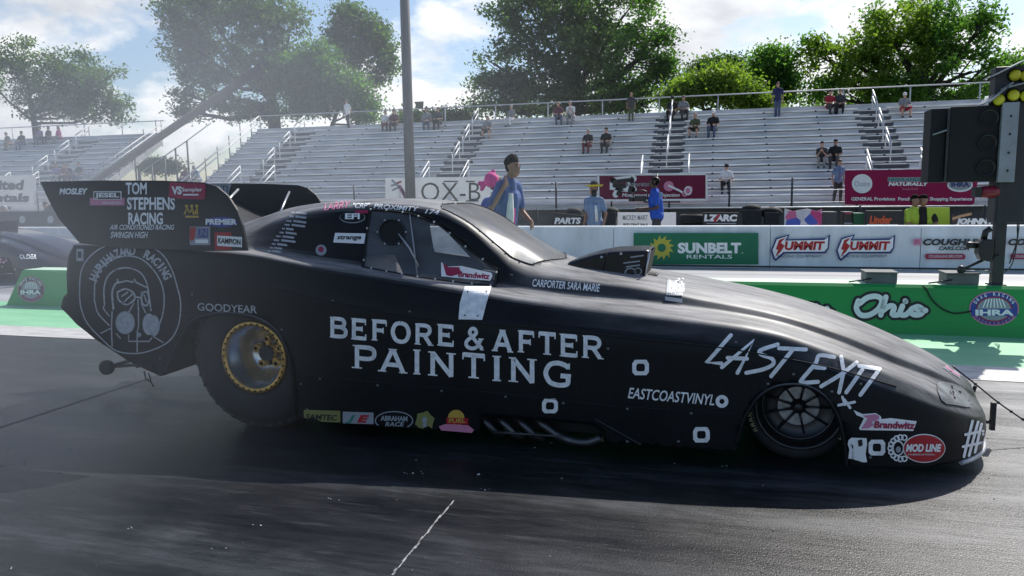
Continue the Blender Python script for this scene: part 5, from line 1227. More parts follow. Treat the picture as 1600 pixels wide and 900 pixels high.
for f in (.15, .38, .62, .85): b.sphere((px_+.0, TY-.102, pb_[2]+(pa[2]-pb_[2])*f), .012, BLACK, 6, 4)
b.build('face_panel', tree, bevel=.006)
# big shade box on the left
l0, l1 = X(1457, 168, TY-.05), X(1456, 285, TY-.05); r0 = X(1556, 165, TY-.05)
b = MB(); b.box((l0[0]+.16, TY-.05, l1[2]), (px_-.078, TY+.30, l0[2]), MATTE); b.build('lamp_shade', tree, bevel=.008)
b = MB(); b.box((l0[0], TY-.02, l1[2]), (l0[0]+.135, TY+.24, l0[2]-.01), MATTE); b.box((l0[0]+.135, TY-.062, l1[2]+.01), (l0[0]+.158, TY-.04, l0[2]-.01), DARKST); b.tube([(l0[0]+.02, TY-.03, l0[2]-.26), (l0[0]+.135, TY-.06, l0[2]-.22)], .009, SHG, 6); b.build('side_shade', tree, bevel=.005)
b = MB()
for k in range(3): b.lathe([(.075,0),(.08,-.045),(.076,-.045),(.06,.01),(0,.012)], (px_-.17, TY-.03, l0[2]-.12-k*.235), 'Y', BLACK, 20)
b.build('visor', tree)
for k, v in enumerate((180, 214, 245, 277)):
    q = X(1592, v, TY+.05); b = MB(); b.lathe([(.062,0),(.066,.24),(.058,.24),(.055,.03),(0,.03)], (px_+.19, TY+.06, q[2]), 'X', BLACK, 18); b.build('visor', tree)
YL = mat('amber_lens', (.62, .58, .03), .3, spec=.5); DRED = mat('dark_red_lens', (.22, .01, .03), .3)
for u, v in ((1586, 118), (1583, 149), (1560, 156), (1603, 119), (1603, 150)):
    q = X(u, v, TY-.06); b = MB(); b.lathe([(0,-.05),(.03,-.045),(.05,-.022),(.055,0),(.055,.06),(0,.07)], tuple(q), 'Y', YL, 20); b.build('amber_lamp', tree)
    b = MB(); b.lathe([(.058,-.02),(.064,.0),(.064,.075),(0,.08)], tuple(q), 'Y', BLACK, 20); b.build('lamp_housing', tree)
b = MB()
for (u0, v0, u1, v1) in ((1548, 119, 1603, 92), (1538, 161, 1574, 131), (1560, 140, 1606, 128)):
    a, c = X(u0, v0), X(u1, v1); 
    b.add([(a[0],TY-.16,a[2]),(c[0],TY-.16,c[2]),(c[0],TY+.2,c[2]),(a[0],TY+.2,a[2])]+[(a[0],TY-.16,a[2]-.012),(c[0],TY-.16,c[2]-.012),(c[0],TY+.2,c[2]-.012),(a[0],TY+.2,a[2]-.012)], [(0,1,2,3),(7,6,5,4),(0,4,5,1),(1,5,6,2),(2,6,7,3),(3,7,4,0)], SHG)
b.build('sun_hood', tree)
b = MB(); a = X(1556, 118); b.box((a[0]-.02, TY-.05, X(1560,165)[2]), (px_+.16, TY+.1, X(1570,105)[2]), PB); b.build('top_bracket', tree, bevel=.01)
a = X(1541, 300, TY); b = MB(); b.lathe([(0,-.06),(.055,-.05),(.06,0),(.06,.10),(0,.11)], tuple(a), 'X', DRED, 18); b.box((a[0]-.11, TY-.06, a[2]-.05), (a[0]-.055, TY+.06, a[2]+.05), BLACK); b.build('red_lamp', tree)
b = MB()
for pts in ([(1597,255),(1594,330),(1588,385),(1580,415),(1566,428)], [(1600,330),(1590,350),(1589,376),(1577,412)]): b.tube(smooth_line([X(u, v, TY-.02) for u, v in pts], 5), .006, BLACK, 5)
b.build('wire', tree)
# camera and sensor arms clamped to the post
g = empty('trackside_camera', tuple(X(1535, 390, TY-.03)), 'small black camera and sensor arm clamped low on the starting light post', 'camera')
b = MB(); a, c = X(1527, 375, TY-.03), X(1549, 409, TY-.03); b.prism([(a[0],a[2]-.03),(a[0]+.03,a[2]+.01),(c[0]-.02,a[2]+.01),(c[0],a[2]-.08),(c[0]-.02,c[2]),(a[0]+.03,c[2]+.02),(a[0],c[2]+.08)], 'Y', TY-.1, TY+.05, BLACK); b.build('camera_body', g, bevel=.01)
a = X(1522, 383, TY-.03); b = MB(); b.lathe([(0,-.07),(.03,-.07),(.034,-.05),(.03,.03),(0,.03)], tuple(a), 'X', BLACK, 16); b.build('lens', g)
b = MB(); a = X(1545, 360, TY-.03); b.tube([X(1537,374,TY-.03), X(1540,362,TY-.03), X(1548,357,TY-.03)], .03, BLACK, 8); b.build('microphone', g)
b = MB(); b.tube([X(1500,423,TY-.05), X(1537,406,TY-.05)], .014, BLACK, 7); b.tube([X(1502,424,TY-.05), X(1550,424,TY-.03)], .012, SHG, 7); b.tube([X(1545,405,TY-.03), (px_, TY-.05, X(1550,398)[2])], .02, BLACK, 7); b.build('arm', g)
b = MB(); b.sphere(X(1502, 421, TY-.05), .042, BLACK, 10, 6); b.build('sensor', g)

# ------------------------------------------------------------------ things standing behind the barrier
def panel(label, quad, Y, m, name='sign_board', cat='sign board', legs=True, thick=.05):
    P = [onY(u, v, Y) for u, v in quad]; x0, x1 = min(p[0] for p in P), max(p[0] for p in P)
    t = empty(name, ((x0+x1)/2, Y+.03, 0), label, cat); b = MB(); b.prism([(p[0], p[2]) for p in P], 'Y', Y, Y+thick, m); b.build('board', t, bevel=.006)
    if legs:
        for x in (x0+.12, x1-.12):
            b = MB(); b.tube([(x, Y+.09, 0), (x, Y+.09, min(p[2] for p in P)+.3)], .025, DARKST, 6); b.build('leg', t)
    return t
def R(x0, y0, x1, y1): return [(x0, y1), (x1, y1), (x1, y0), (x0, y0)]
t = panel('black board with slanted white lettering, left of the man in the yellow hat', [(856,372),(921,372),(917,338),(866,332)], 17.6, INK); d = Decal(planeY(17.59), base=.004); d.text('PARTS', 866, 340, 908, 350, WHITE, 0, bold=.05, shear=.2); d.build('lettering', t)
t = panel('plain white sign board behind the man in the blue shirt', R(965, 332, 1056, 372), 17.0, WB); d = Decal(planeY(16.99), base=.004); d.text('MICKEY MART', 973, 336, 1012, 344, GREYV, 0, bold=.02); d.text('RED TENT SALE', 974, 349, 1012, 353, INK, 0, bold=.03); d.build('lettering', t)
t = panel('black board with white and red block letters, right of the white sign', R(1098, 332, 1155, 372), 17.4, INK); d = Decal(planeY(17.39), base=.004); d.text('LZARC', 1100, 335, 1152, 346, WHITE, 0, bold=.06, shear=.1); d.stroke([(1116,347),(1124,335)], 4, REDV, 1, caps=False); d.rect(1104, 348.5, 1150, 350, GREYV, 0); d.build('lettering', t)
def multi(name):
    m = bpy.data.materials.new(name); m.use_nodes = True; nt = m.node_tree; b = nt.nodes['Principled BSDF']; t_ = nn(nt, 'ShaderNodeTexCoord'); v = nn(nt, 'ShaderNodeTexVoronoi', inp={'Scale': 5.0}); rp = nn(nt, 'ShaderNodeValToRGB'); rp.color_ramp.interpolation = 'CONSTANT'
    e = rp.color_ramp.elements; e[0].color = (.06,.10,.42,1); e[1].position = .75; e[1].color = (.45,.05,.18,1)
    for p_, c_ in ((.25,(.5,.5,.55,1)),(.4,(.5,.12,.25,1)),(.55,(.55,.55,.6,1)),(.9,(.5,.25,.1,1))): x = e.new(p_); x.color = c_
    nt.links.new(t_.outputs['Object'], v.inputs['Vector']); nt.links.new(v.outputs['Color'], rp.inputs[0]); nt.links.new(rp.outputs[0], b.inputs['Base Color']); b.inputs['Roughness'].default_value = .7; return m
t = panel('colourful blue and pink printed cloth on a table behind the barrier', [(1225,372),(1283,372),(1285,327),(1276,330),(1262,326),(1240,330),(1226,326)], 17.2, multi('printed_cloth'), 'table_cloth', 'cloth')
t = panel('dark grey storage bin right of the colourful cloth', R(1287, 331, 1308, 372), 17.8, mat('bin_grey', (.05,.055,.06), .6), 'storage_bin', 'bin', thick=.6, legs=False)
t = panel('dark green bin behind the barrier under the magenta banner', R(1334, 333, 1350, 372), 17.8, mat('bin_green', (.01,.10,.04), .6), 'storage_bin', 'bin', thick=.6, legs=False)
t = panel('black tool cart between the grey and green bins', R(1318, 331, 1333, 372), 17.9, BLACK, 'tool_cart', 'cart', thick=.5, legs=False); d = Decal(planeY(17.89)); d.rect(1320, 332, 1331, 334.5, CRIM, 0); d.rect(1319, 348, 1332, 350, GREYV, 0); d.build('trim', t)
t = panel('black board with orange lettering under the magenta banner', R(1353, 329, 1410, 372), 17.6, INK); d = Decal(planeY(17.59), base=.004); d.text('Linder', 1358, 337, 1394, 350, mat('orange_vinyl', (.60,.08,.02), .5), 0, bold=.05, shear=.2); d.rect(1354, 350.5, 1403, 352.5, WHITE, 0); d.build('lettering', t)
t = panel('lime green safety banner behind the barrier, below the shade box', R(1449, 324, 1484, 372), 17.6, mat('lime_cloth', (.36,.50,.04), .7), 'safety_banner', 'banner')
t = panel('white brush-script board behind the barrier beside the starting light post', [(1488,372),(1552,372),(1556,344),(1500,346),(1488,334)], 17.3, mat('brown_board', (.06,.05,.05), .7)); d = Decal(planeY(17.29), base=.004); d.text('JOHNNY', 1493, 341, 1555, 353, WHITE, 0, bold=.07, shear=.25); d.stroke([(1488,342),(1500,338),(1518,334)], 4, mat('tan_vinyl', (.5,.3,.15), .5), 0, caps=False); d.build('lettering', t)
TYRES = mat('stacked_tyre_rubber', (.014,.014,.015), .8)
p = onY(1083, 345, 17.8)
for k in range(4):
    b = MB(); b.lathe([(.20,0),(.30,.0),(.33,.05),(.33,.18),(.30,.23),(.20,.23)], (p[0], 18.0, .235*k), 'Z', TYRES, 24); o = b.build('tyre'); tag(o, ['tyre at the bottom of the black stack beside the red and white board', 'second tyre from the bottom of the black stack', 'third tyre from the bottom of the black stack', 'topmost tyre of the black stack beside the red and white board'][k], 'tyre', 'stacked tyres')
t = panel('dark windscreen fence panel with round grey emblems at the far left', [(-60,358),(96,357),(96,330),(-60,331)], 16.2, mat('dark_fence_cloth', (.02,.022,.026), .7), 'fence_banner', 'banner'); d = Decal(planeY(16.19), base=.004)
for u in (-14, 35, 79): d.ell(u, 343, 5, 6, GREYV, 0, 16)
for u in (4, 46): d.poly([(u,339),(u+26,338),(u+22,347),(u+4,348)], DARKST, 0)
d.build('emblem', t)
for i, (x0, x1, y0) in enumerate([(880,908,327),(1160,1190,322),(1195,1218,326),(940,962,326)]):
    t = panel(['folded dark canopy bag behind the black board', 'dark mower shape parked behind the barrier right of the block letters', 'low dark crate behind the barrier left of the colourful cloth', 'dark equipment case behind the man in the yellow hat'][i], R(x0, y0+6, x1, 372), 19.0, mat('dark_canvas', (.022,.023,.025), .8, noise=.3), ['canopy_bag', 'mower', 'crate', 'equipment_case'][i], ['bag', 'mower', 'crate', 'case'][i], thick=.5, legs=False)
    q = onY((x0+x1)/2, y0+3, 19.0)
    b = MB(); b.sphere((q[0], 19.2, q[2]-.06), .22, MATTE, 10, 6, (1.2, .8, .7)); b.build('cover', t)
b = MB(); P0_, P1_ = -30, 26                                     # light chain fence behind the barrier
cf = empty('crowd_fence', (-2, 20.5, 0), 'low steel crowd fence running behind the barrier', 'fence')
x = P0_
while x <= P1_:
    b = MB(); b.tube([(x, 20.5, 0), (x, 20.5, 1.05)], .03, DARKST, 6); b.build('post', cf); x += 2.8
b = MB(); b.tube([(P0_, 20.5, 1.03), (P1_, 20.5, 1.03)], .022, STEEL, 6); b.tube([(P0_, 20.5, .55), (P1_, 20.5, .55)], .015, STEEL, 6); b.build('rail', cf)

# ------------------------------------------------------------------ people
def blob(segs, vox, name, smooth=6, dec=None):
    """one continuous skin grown round tapered limb segments (p0, r0, p1, r1)"""
    b = MB()
    for p0, r0, p1, r1 in segs:
        p0, p1 = np.array(p0, float), np.array(p1, float)
        sc0 = sc1 = (1, 1, 1)
        b.sphere(p0, r0, BLACK, 12, 8); b.sphere(p1, r1, BLACK, 12, 8); b.tube([p0, p1], [r0, r1], BLACK, 12)
    me = b.mesh('tmp'); o = bpy.data.objects.new('tmp', me); COL.objects.link(o)
    r = o.modifiers.new('r', 'REMESH'); r.mode = 'VOXEL'; r.voxel_size = vox; s = o.modifiers.new('s', 'SMOOTH'); s.iterations = smooth; s.factor = .5
    if dec: dm = o.modifiers.new('d', 'DECIMATE'); dm.ratio = dec
    dg = bpy.context.evaluated_depsgraph_get(); out = bpy.data.meshes.new_from_object(o.evaluated_get(dg)); out.name = name
    bpy.data.objects.remove(o); bpy.data.meshes.remove(me)
    out.materials.clear(); out.polygons.foreach_set('use_smooth', [True]*len(out.polygons)); return out
def inflate(segs, e): return [(p0, r0+e, p1, r1+e) for p0, r0, p1, r1 in segs]
def V3(*a): return np.array(a, float)
def figure(pose, female=False):
    """skeleton facing -Y with the pelvis at the origin; returns segment groups"""
    J = pose; G = {}
    sh = .185 if not female else .165
    pel = V3(0, 0, .02); che = J['chest']; nk = J['neck']; hd = J['head']
    ax = J.get('axis', V3(1, 0, 0))
    G['torso'] = [(pel+V3(-.07,0,0), .115, pel+V3(.07,0,0), .115), (pel, .135, che, .145), (che-ax*.08, .12, che+ax*.08, .12), (che, .13, che+(nk-che)*.75, .085), (che+(nk-che)*.62-ax*sh*.82, .062, che+(nk-che)*.62+ax*sh*.82, .062)]
    f = J.get('face', V3(0, -1, 0))
    G['head'] = [(che+(nk-che)*.8, .058, nk+(hd-nk)*.4, .052), (hd-f*.018+V3(0,0,.028), .088, hd+f*.022-V3(0,0,.052), .064), (hd+f*.092-V3(0,0,.005), .013, hd+f*.088-V3(0,0,.028), .016)]
    for s in (-1, 1):
        e = np.cross(f, V3(0,0,1))*s; G['head'].append((hd+e*.083, .014, hd+e*.086-V3(0,0,.03), .011))
    G['arms'], G['sleeve'], G['legs'], G['feet'], G['thigh'] = [], [], [], [], []
    for s, k in ((-1, 'L'), (1, 'R')):
        S = che+(nk-che)*.62+ax*s*sh; E, Wr = J['elbow'+k], J['wrist'+k]
        G['arms'] += [(S, .052, E, .038), (E, .038, Wr, .026)]
        h = (Wr-E)/np.linalg.norm(Wr-E); side = np.cross(h, V3(0, 1, .2)); side /= np.linalg.norm(side); nrm = np.cross(side, h); cu = J.get('curl', .5)
        pm = Wr+h*.05; G['arms'] += [(Wr, .024, pm+side*.015, .020), (Wr, .024, pm-side*.015, .020)]
        for q, (o_, ln) in enumerate(((-.03,.065),(-.010,.078),(.010,.074),(.03,.058))):
            a = Wr+h*.07+side*o_; m_ = a+h*ln*.5+nrm*cu*.02; G['arms'] += [(a, .011, m_, .0095), (m_, .0095, m_+h*ln*.42+nrm*cu*.05, .0085)]
        a = Wr+h*.025-side*.025; G['arms'] += [(a, .012, a-side*.028+h*.032, .011), (a-side*.028+h*.032, .011, a-side*.026+h*.065+nrm*.02, .009)]
        G['sleeve'] += [(S, .052, S+(E-S)*.72, .044)]
        H = pel+V3(s*.085, 0, -.01); Kn, An = J['knee'+k], J['ankle'+k]
        G['legs'] += [(H, .092, Kn, .058), (Kn, .058, Kn+(An-Kn)*.35+V3(0,.012,0), .056), (Kn+(An-Kn)*.35+V3(0,.012,0), .056, An, .038)]
        G['thigh'] += [(H, .092, H+(Kn-H)*1.0, .060)]
        t = J.get('toe', V3(0, -1, 0)); G['feet'] += [(An+V3(0,.02,-.03), .040, An+t*.15-V3(0,0,.055), .032)]
    return G
def seated(lean=.0, arms='knees', spread=.14):
    c = V3(0, -.03-lean*.22, .33-lean*.03); n = c+V3(0, -lean*.14, .235); h = n+V3(0, -.02-lean*.05, .145)
    J = dict(chest=c, neck=n, head=h)
    for s, k in ((-1, 'L'), (1, 'R')):
        J['knee'+k] = V3(s*spread, -.43, .06); J['ankle'+k] = V3(s*spread*.9, -.40, -.345)
        if arms == 'knees': J['elbow'+k] = V3(s*.27, -.16-lean*.2, .20); J['wrist'+k] = V3(s*.14, -.36, .17)
        elif arms == 'lap': J['elbow'+k] = V3(s*.26, -.08-lean*.2, .17); J['wrist'+k] = V3(s*.06, -.28, .12)
        else: J['elbow'+k] = V3(s*.20, -.32, .14); J['wrist'+k] = V3(s*.05, -.42, .36)
    return J
def standing(stride=.06, arms='down', lean=.03):
    c = V3(0, -.02-lean, .36); n = c+V3(0, -.01-lean*.4, .235); h = n+V3(0, -.02, .145); J = dict(chest=c, neck=n, head=h)
    for s, k in ((-1, 'L'), (1, 'R')):
        J['knee'+k] = V3(s*.09, -.03-stride*s, -.44); J['ankle'+k] = V3(s*.10, .02-stride*s*1.3, -.84)
        if arms == 'down': J['elbow'+k] = V3(s*.25, .04, .22); J['wrist'+k] = V3(s*.25, -.06, -.03)
        elif arms == 'front': J['elbow'+k] = V3(s*.25, -.03, .20); J['wrist'+k] = V3(s*.13, -.27, .18)
    return J
SKIN = [mat('light_skin', (.42, .24, .17), .55), mat('tan_skin', (.26, .14, .09), .55), mat('dark_skin', (.055, .030, .022), .5)]
HAIR = [mat('dark_hair', (.008, .007, .006), .9, spec=.1), mat('brown_hair', (.06, .035, .02), .6), mat('grey_hair', (.32, .31, .30), .6), mat('blond_hair', (.30, .20, .09), .6)]
CLOTH = {n: mat(n+'_cloth', c, .85, noise=.22, scale=7, bump=.6, stretch=(1.6, 1.6, .6)) for n, c in dict(black=(.012,.012,.014), charcoal=(.04,.042,.047), navy=(.015,.02,.07), blue=(.02,.06,.30), grey=(.20,.21,.22), white=(.62,.63,.65), red=(.30,.015,.03), pink=(.60,.06,.26), maroon=(.10,.012,.03), teal=(.03,.14,.16), denim=(.06,.085,.15), khaki=(.25,.20,.13), olive=(.07,.08,.04), lilac=(.22,.18,.34), lime=(.36,.50,.04), yellow=(.55,.45,.04), royal=(.015,.075,.42), steelblue=(.14,.21,.34), shirtblue=(.055,.10,.26)).items()}
def template(J, vox=.021, female=False, shorts=False, hair='short'):
    G = figure(J, female); T = {}
    T['body'] = blob(G['torso']+G['head']+G['arms']+G['legs'], vox, 'body', 4)
    T['shirt'] = blob(inflate(G['torso'][:], .014)+inflate(G['sleeve'], .014), vox, 'shirt', 4)
    lg = G['legs'] if not shorts else G['thigh']; pel = [(V3(-.07,0,.02), .125, V3(.07,0,.02), .125)]
    T['trousers'] = blob(inflate(lg, .013)+pel, vox, 'trousers' if not shorts else 'trousers', 4)
    hd, f = J['head'], J.get('face', V3(0, -1, 0)); back = -f
    hs = [(hd+V3(0,0,.055)+back*.022, .088, hd+back*.05+V3(0,0,.01), .080)]
    if hair == 'long': hs += [(hd+back*.05, .085, J['neck']+back*.07-V3(0,0,.05), .06)]
    T['hair'] = blob(hs, min(vox, .014), 'hair', 3)
    T['shoes'] = blob(inflate(G['feet'], .006), vox, 'shoes', 3)
    cb_ = MB(); 
    T['cap'] = blob([(hd+V3(0,0,.055)+back*.008, .098, hd+V3(0,0,.052)+f*.03, .09), (hd+V3(0,0,.05)+f*.08, .022, hd+V3(0,0,.045)+f*.16, .012), (hd+V3(-.05,0,.05)+f*.08, .016, hd+V3(.05,0,.05)+f*.08, .016)], .014, 'cap', 3)
    return T
TPL = {'sit': template(seated(.1, 'knees')), 'lap': template(seated(.02, 'lap')), 'lean': template(seated(.75, 'lean')), 'sitl': template(seated(.06, 'lap'), female=True, hair='long'), 'short': template(seated(.15, 'knees', .2), shorts=True),
       'stand': template(standing()), 'front': template(standing(.03, 'front'))}
def person(kind, loc, label, shirt, trousers, skin=0, hair=0, cap=None, rotz=0, group=None, sc=1.0):
    root = empty('person', loc, label, 'person', group, rotz); root.scale = (sc, sc, sc); T = TPL[kind]
    for part, m in (('body', SKIN[skin]), ('shirt', CLOTH[shirt]), ('trousers', CLOTH[trousers]), ('hair', HAIR[hair]), ('shoes', CLOTH['black'])) + ((('cap', CLOTH[cap]),) if cap else ()):
        me = T[part]
        if not me.materials: me.materials.append(m)
        o = bpy.data.objects.new(part, me); COL.objects.link(o); o.parent = root
        o.material_slots[0].link = 'OBJECT'; o.material_slots[0].material = m
    return root
SG = 'spectators in the bleachers'
def sit_at(u, v, kind, label, shirt, trousers, **kw):
    """v = picture height of the seat; picks the row whose seat projects there"""
    best = min(range(NR), key=lambda i: abs(topx((onY(u, v, row_yz(i)[0]+.1)[0], row_yz(i)[0]+.1, row_yz(i)[1]))[1]-v))
    y, z = row_yz(best); P = onY(u, v, y+.12); stand = kind in ('stand', 'front')
    zz = z+.115 if not stand else z-.05+.91-.0
    yy = y+.10 if not stand else y+.38
    kw.setdefault('sc', .95+.1*((u*37) % 100)/100); kw.setdefault('rotz', (((u*61) % 100)/100-.5)*.7)
    return person(kind, (P[0], yy, zz), label, shirt, trousers, group=SG, **kw)
sit_at(92, 196, 'sitl', 'spectator in bright pink top on the top row of the left bleacher', 'pink', 'grey', hair=3)
sit_at(76, 196, 'lap', 'spectator in dark clothes beside the one in pink, left bleacher top row', 'charcoal', 'black')
sit_at(63, 196, 'sit', 'spectator in grey at the far end of the pink-top group, left bleacher', 'lilac', 'denim', hair=1)
sit_at(20, 231, 'lean', 'grey-shirted spectator bending forward in the middle of the left bleacher', 'grey', 'khaki', hair=2)
sit_at(37, 229, 'sit', 'dark-shirted spectator next to the bending one in the left bleacher', 'charcoal', 'denim')
sit_at(90, 277, 'lap', 'spectator in pink shirt at the left end of the low group above the car wing', 'lilac', 'grey', hair=1)
sit_at(103, 277, 'sit', 'spectator in maroon, second of the low group above the car wing', 'maroon', 'black')
sit_at(114, 277, 'lean', 'spectator in navy, third of the low group above the car wing', 'navy', 'black')
sit_at(127, 277, 'sit', 'spectator in dark grey at the right end of the low group above the car wing', 'charcoal', 'denim', hair=1)
sit_at(292, 288, 'sit', 'spectator in maroon low beside the ramp railing, behind the wing', 'maroon', 'black')
sit_at(312, 288, 'lean', 'spectator in pale blue low at the left end of the long stand', 'steelblue', 'grey', hair=2)
sit_at(541, 196, 'stand', 'spectator in white shirt and dark trousers standing on the top row', 'white', 'black', hair=1)
sit_at(603, 191, 'sitl', 'long-haired spectator in white on the top row left of the lamp pole', 'white', 'maroon', hair=1)
sit_at(616, 191, 'lap', 'spectator in brown on the top row, nearest left of the lamp pole', 'maroon', 'black', hair=0)
sit_at(667, 189, 'sitl', 'long-haired spectator in grey on the top row, first right of the lamp pole', 'grey', 'denim', hair=1)
sit_at(686, 189, 'sit', 'broad spectator in dark jacket on the top row, second right of the lamp pole', 'charcoal', 'black')
sit_at(763, 206, 'short', 'spectator with bare legs right of the stairway above the large letters', 'grey', 'charcoal', hair=1)
sit_at(800, 187, 'lap', 'spectator in pale clothes on the top row above the raised-arm man', 'grey', 'white', hair=2)
sit_at(872, 184, 'sit', 'spectator in maroon on the top row in front of the large dark tree', 'maroon', 'denim', hair=3)
sit_at(894, 184, 'lean', 'spectator in white on the top row in front of the large dark tree', 'white', 'grey', hair=2)
sit_at(985, 196, 'stand', 'spectator in dark green standing alone left of the middle stairway', 'charcoal', 'olive', hair=3, sc=.82)
sit_at(1051, 180, 'lap', 'spectator in black on the top row right of the middle stairway', 'black', 'black', cap='black')
sit_at(1067, 179, 'sit', 'spectator in grey shirt on the top row, beside the one in black', 'grey', 'charcoal', hair=1)
sit_at(1087, 204, 'short', 'spectator in a brown top sitting with spread legs below the top row', 'olive', 'black', hair=3)
sit_at(1115, 203, 'sit', 'heavy spectator in black shirt and white cap right of the spread-legged one', 'black', 'denim', cap='white', sc=1.08)
sit_at(920, 234, 'sit', 'white-haired spectator in black shirt and maroon shorts mid-stand', 'black', 'maroon', hair=2)
sit_at(948, 234, 'sit', 'spectator in black shirt holding white papers mid-stand', 'black', 'charcoal', hair=0)
sit_at(1135, 287, 'sit', 'spectator in white shirt and dark cap low beside the maroon banner', 'white', 'black', cap='black')
sit_at(1215, 186, 'stand', 'spectator in navy standing near the top, right of the dark thicket', 'navy', 'denim', hair=1)
sit_at(1295, 174, 'sit', 'spectator in red shirt on the top row of the right half', 'red', 'charcoal')
sit_at(1312, 174, 'lap', 'spectator in dark shirt right of the one in red', 'charcoal', 'black', hair=1)
sit_at(1411, 175, 'short', 'spectator in grey shirt and white cap on the top row beside the right stairway', 'grey', 'red', cap='white')
sit_at(1284, 252, 'lean', 'spectator in black and white leaning forward above the magenta banner', 'charcoal', 'grey')
sit_at(1305, 250, 'sit', 'spectator in black vest sitting right of the leaning one', 'black', 'charcoal', skin=1)
person('stand', (onY(1309, 300, Y0-.8)[0], Y0-.75, .94+.91), 'person in blue shirt standing on the walkway at the left end of the magenta banner', 'steelblue', 'charcoal', rotz=.4, hair=1)
# a jacket hung on the top rail
P = onY(655, 162, row_yz(NR-1)[0]+.9); b = MB(); b.prism([(P[0]-.30, P[2]+.12), (P[0]+.30, P[2]+.12), (P[0]+.24, P[2]-.28), (P[0]-.18, P[2]-.25), (P[0]-.22, P[2]-.05)], 'Y', P[1]-.05, P[1]+.0, CLOTH['olive'])
tag(b.build('jacket', bevel=.02), 'dark green jacket hung on the top rail right of the lamp pole', 'jacket')

# --- crew behind the barrier
def crew(J, loc, rotz, label, shirt, trousers, skin, hair, vox=.014, cap=None, capm=None, hairkind='short', sc=1.0):
    T = template(J, vox, hair=hairkind); key = 'c%d' % len(TPL); TPL[key] = T
    return person(key, loc, label, shirt, trousers, skin, hair, cap, rotz, None, sc), T
Jb = standing(.05, 'front', .02); Jb['wristR'] = V3(.16, -.34, .16); Jb['wristL'] = V3(-.12, -.34, .18)
P = onY(1027, 300, 16.2)
bl, T = crew(Jb, (P[0], 16.2, .93), rad(-78), 'man in royal blue shirt and black headset looking left behind the barrier', 'royal', 'charcoal', 2, 0, hairkind='short')
b = MB(); b.lathe([(.085,0),(.095,.02),(.095,.04),(.085,.06)], (P[0]-.03, 16.08, .93+.76), 'Y', BLACK, 16); b.tube([(P[0], 16.1, 1.70), (P[0], 16.2, 1.84), (P[0], 16.32, 1.70)], .018, BLACK, 7); b.build('headset', bl)
b = MB(); b.ell = None; b.sphere((P[0]+.08, 16.0, 1.40), .06, CLOTH['steelblue'], 8, 6, (1, .3, 1)); b.build('sleeve_patch', bl)
q = onY(1001, 311, 16.2)
vc = empty('video_camera', tuple(q), 'black video camera rig held by the man in the blue shirt', 'camera')
b = MB(); b.box((q[0]-.13, 16.10, q[2]-.05), (q[0]+.12, 16.26, q[2]+.07), BLACK); b.build('camera_body', vc, bevel=.02)
b = MB(); b.lathe([(0,-.12),(.05,-.12),(.055,0),(0,0)], (q[0]-.13, 16.18, q[2]), 'X', BLACK, 16); b.build('lens', vc)
b = MB(); b.tube(smooth_line([(q[0]-.16, 16.18, q[2]+.02), (q[0]-.13, 16.18, q[2]+.14), (q[0]+.0, 16.18, q[2]+.19), (q[0]+.13, 16.18, q[2]+.14), (q[0]+.15, 16.18, q[2]-.02)], 5), .015, BLACK, 7); b.build('handle', vc)
# man in the yellow hat
P = onY(930, 320, 16.0); Jh = standing(.02, 'down', .02)
hm, T = crew(Jh, (P[0], 16.0, .80), rad(-25), 'man in grey-blue shirt and yellow straw hat behind the barrier', 'steelblue', 'denim', 1, 0)
b = MB(); hp = V3(P[0]-.01, 15.97, .80+.80); b.lathe([(0,.12),(.075,.11),(.095,.04),(.10,.0)], tuple(hp), 'Z', CLOTH['charcoal'], 20); b.lathe([(.10,.0),(.15,-.005),(.19,.03),(.195,.035),(.15,.01),(.10,.015)], tuple(hp), 'Z', CLOTH['yellow'], 20); b.build('hat', hm)
b = MB(); 
for p_, q_ in (((.01,-.165,.30),(.015,-.15,.05)),): b.tube([(P[0]+p_[0]+.03, 16.0+p_[1]-.02, .80+p_[2]+.1), (P[0]+q_[0]+.05, 16.0+q_[1]-.03, .80+q_[2])], [.03, .035], CLOTH['white'], 8)
b.build('shirt_stripe', hm)
b = MB(); b.tube([(P[0]-.01, 15.87, 1.52), (P[0]-.0, 15.86, 1.40)], [.06, .05], CLOTH['black'], 8); b.build('neck_scarf', hm)
for u, lab, s_ in ((1424, 'crew member in lime safety vest crouching behind the barrier, left of the lime banner', 'lime'), (1442, 'crew member in black behind the barrier, between the lime vest and the lime banner', 'black')):
    P = onY(u, 338, 17.8); person('sit', (P[0], 17.8, .50), lab, s_, 'charcoal', 1, 0, rotz=.6 if s_ == 'lime' else -.3)
    b = MB(); b.box((P[0]-.25, 17.65, 0), (P[0]+.25, 18.1, .37), BLACK); tag(b.build('crate', bevel=.02), 'black crate used as a seat by the crew member in '+('the lime vest' if s_ == 'lime' else 'black'), 'crate')
P = onY(64, 322, 17.5); person('lean', (P[0], 17.5, .62), 'person in blue bending over behind the far left fence panel, beside the car wing', 'blue', 'white', 0, 1, rotz=1.2)
P = onY(10, 330, 17.5); person('sit', (P[0], 17.5, .50), 'person in dark clothes sitting under the white rental banner, nearer the frame edge', 'charcoal', 'denim', 0, 2)
for u, lab in ((64, 'low black crate under the bending person in blue'), (10, 'low black crate under the sitting person at the frame edge')):
    P = onY(u, 330, 17.5); b = MB(); b.box((P[0]-.25, 17.3, 0), (P[0]+.25, 17.8, .40), BLACK); tag(b.build('crate', bevel=.02), lab, 'crate')
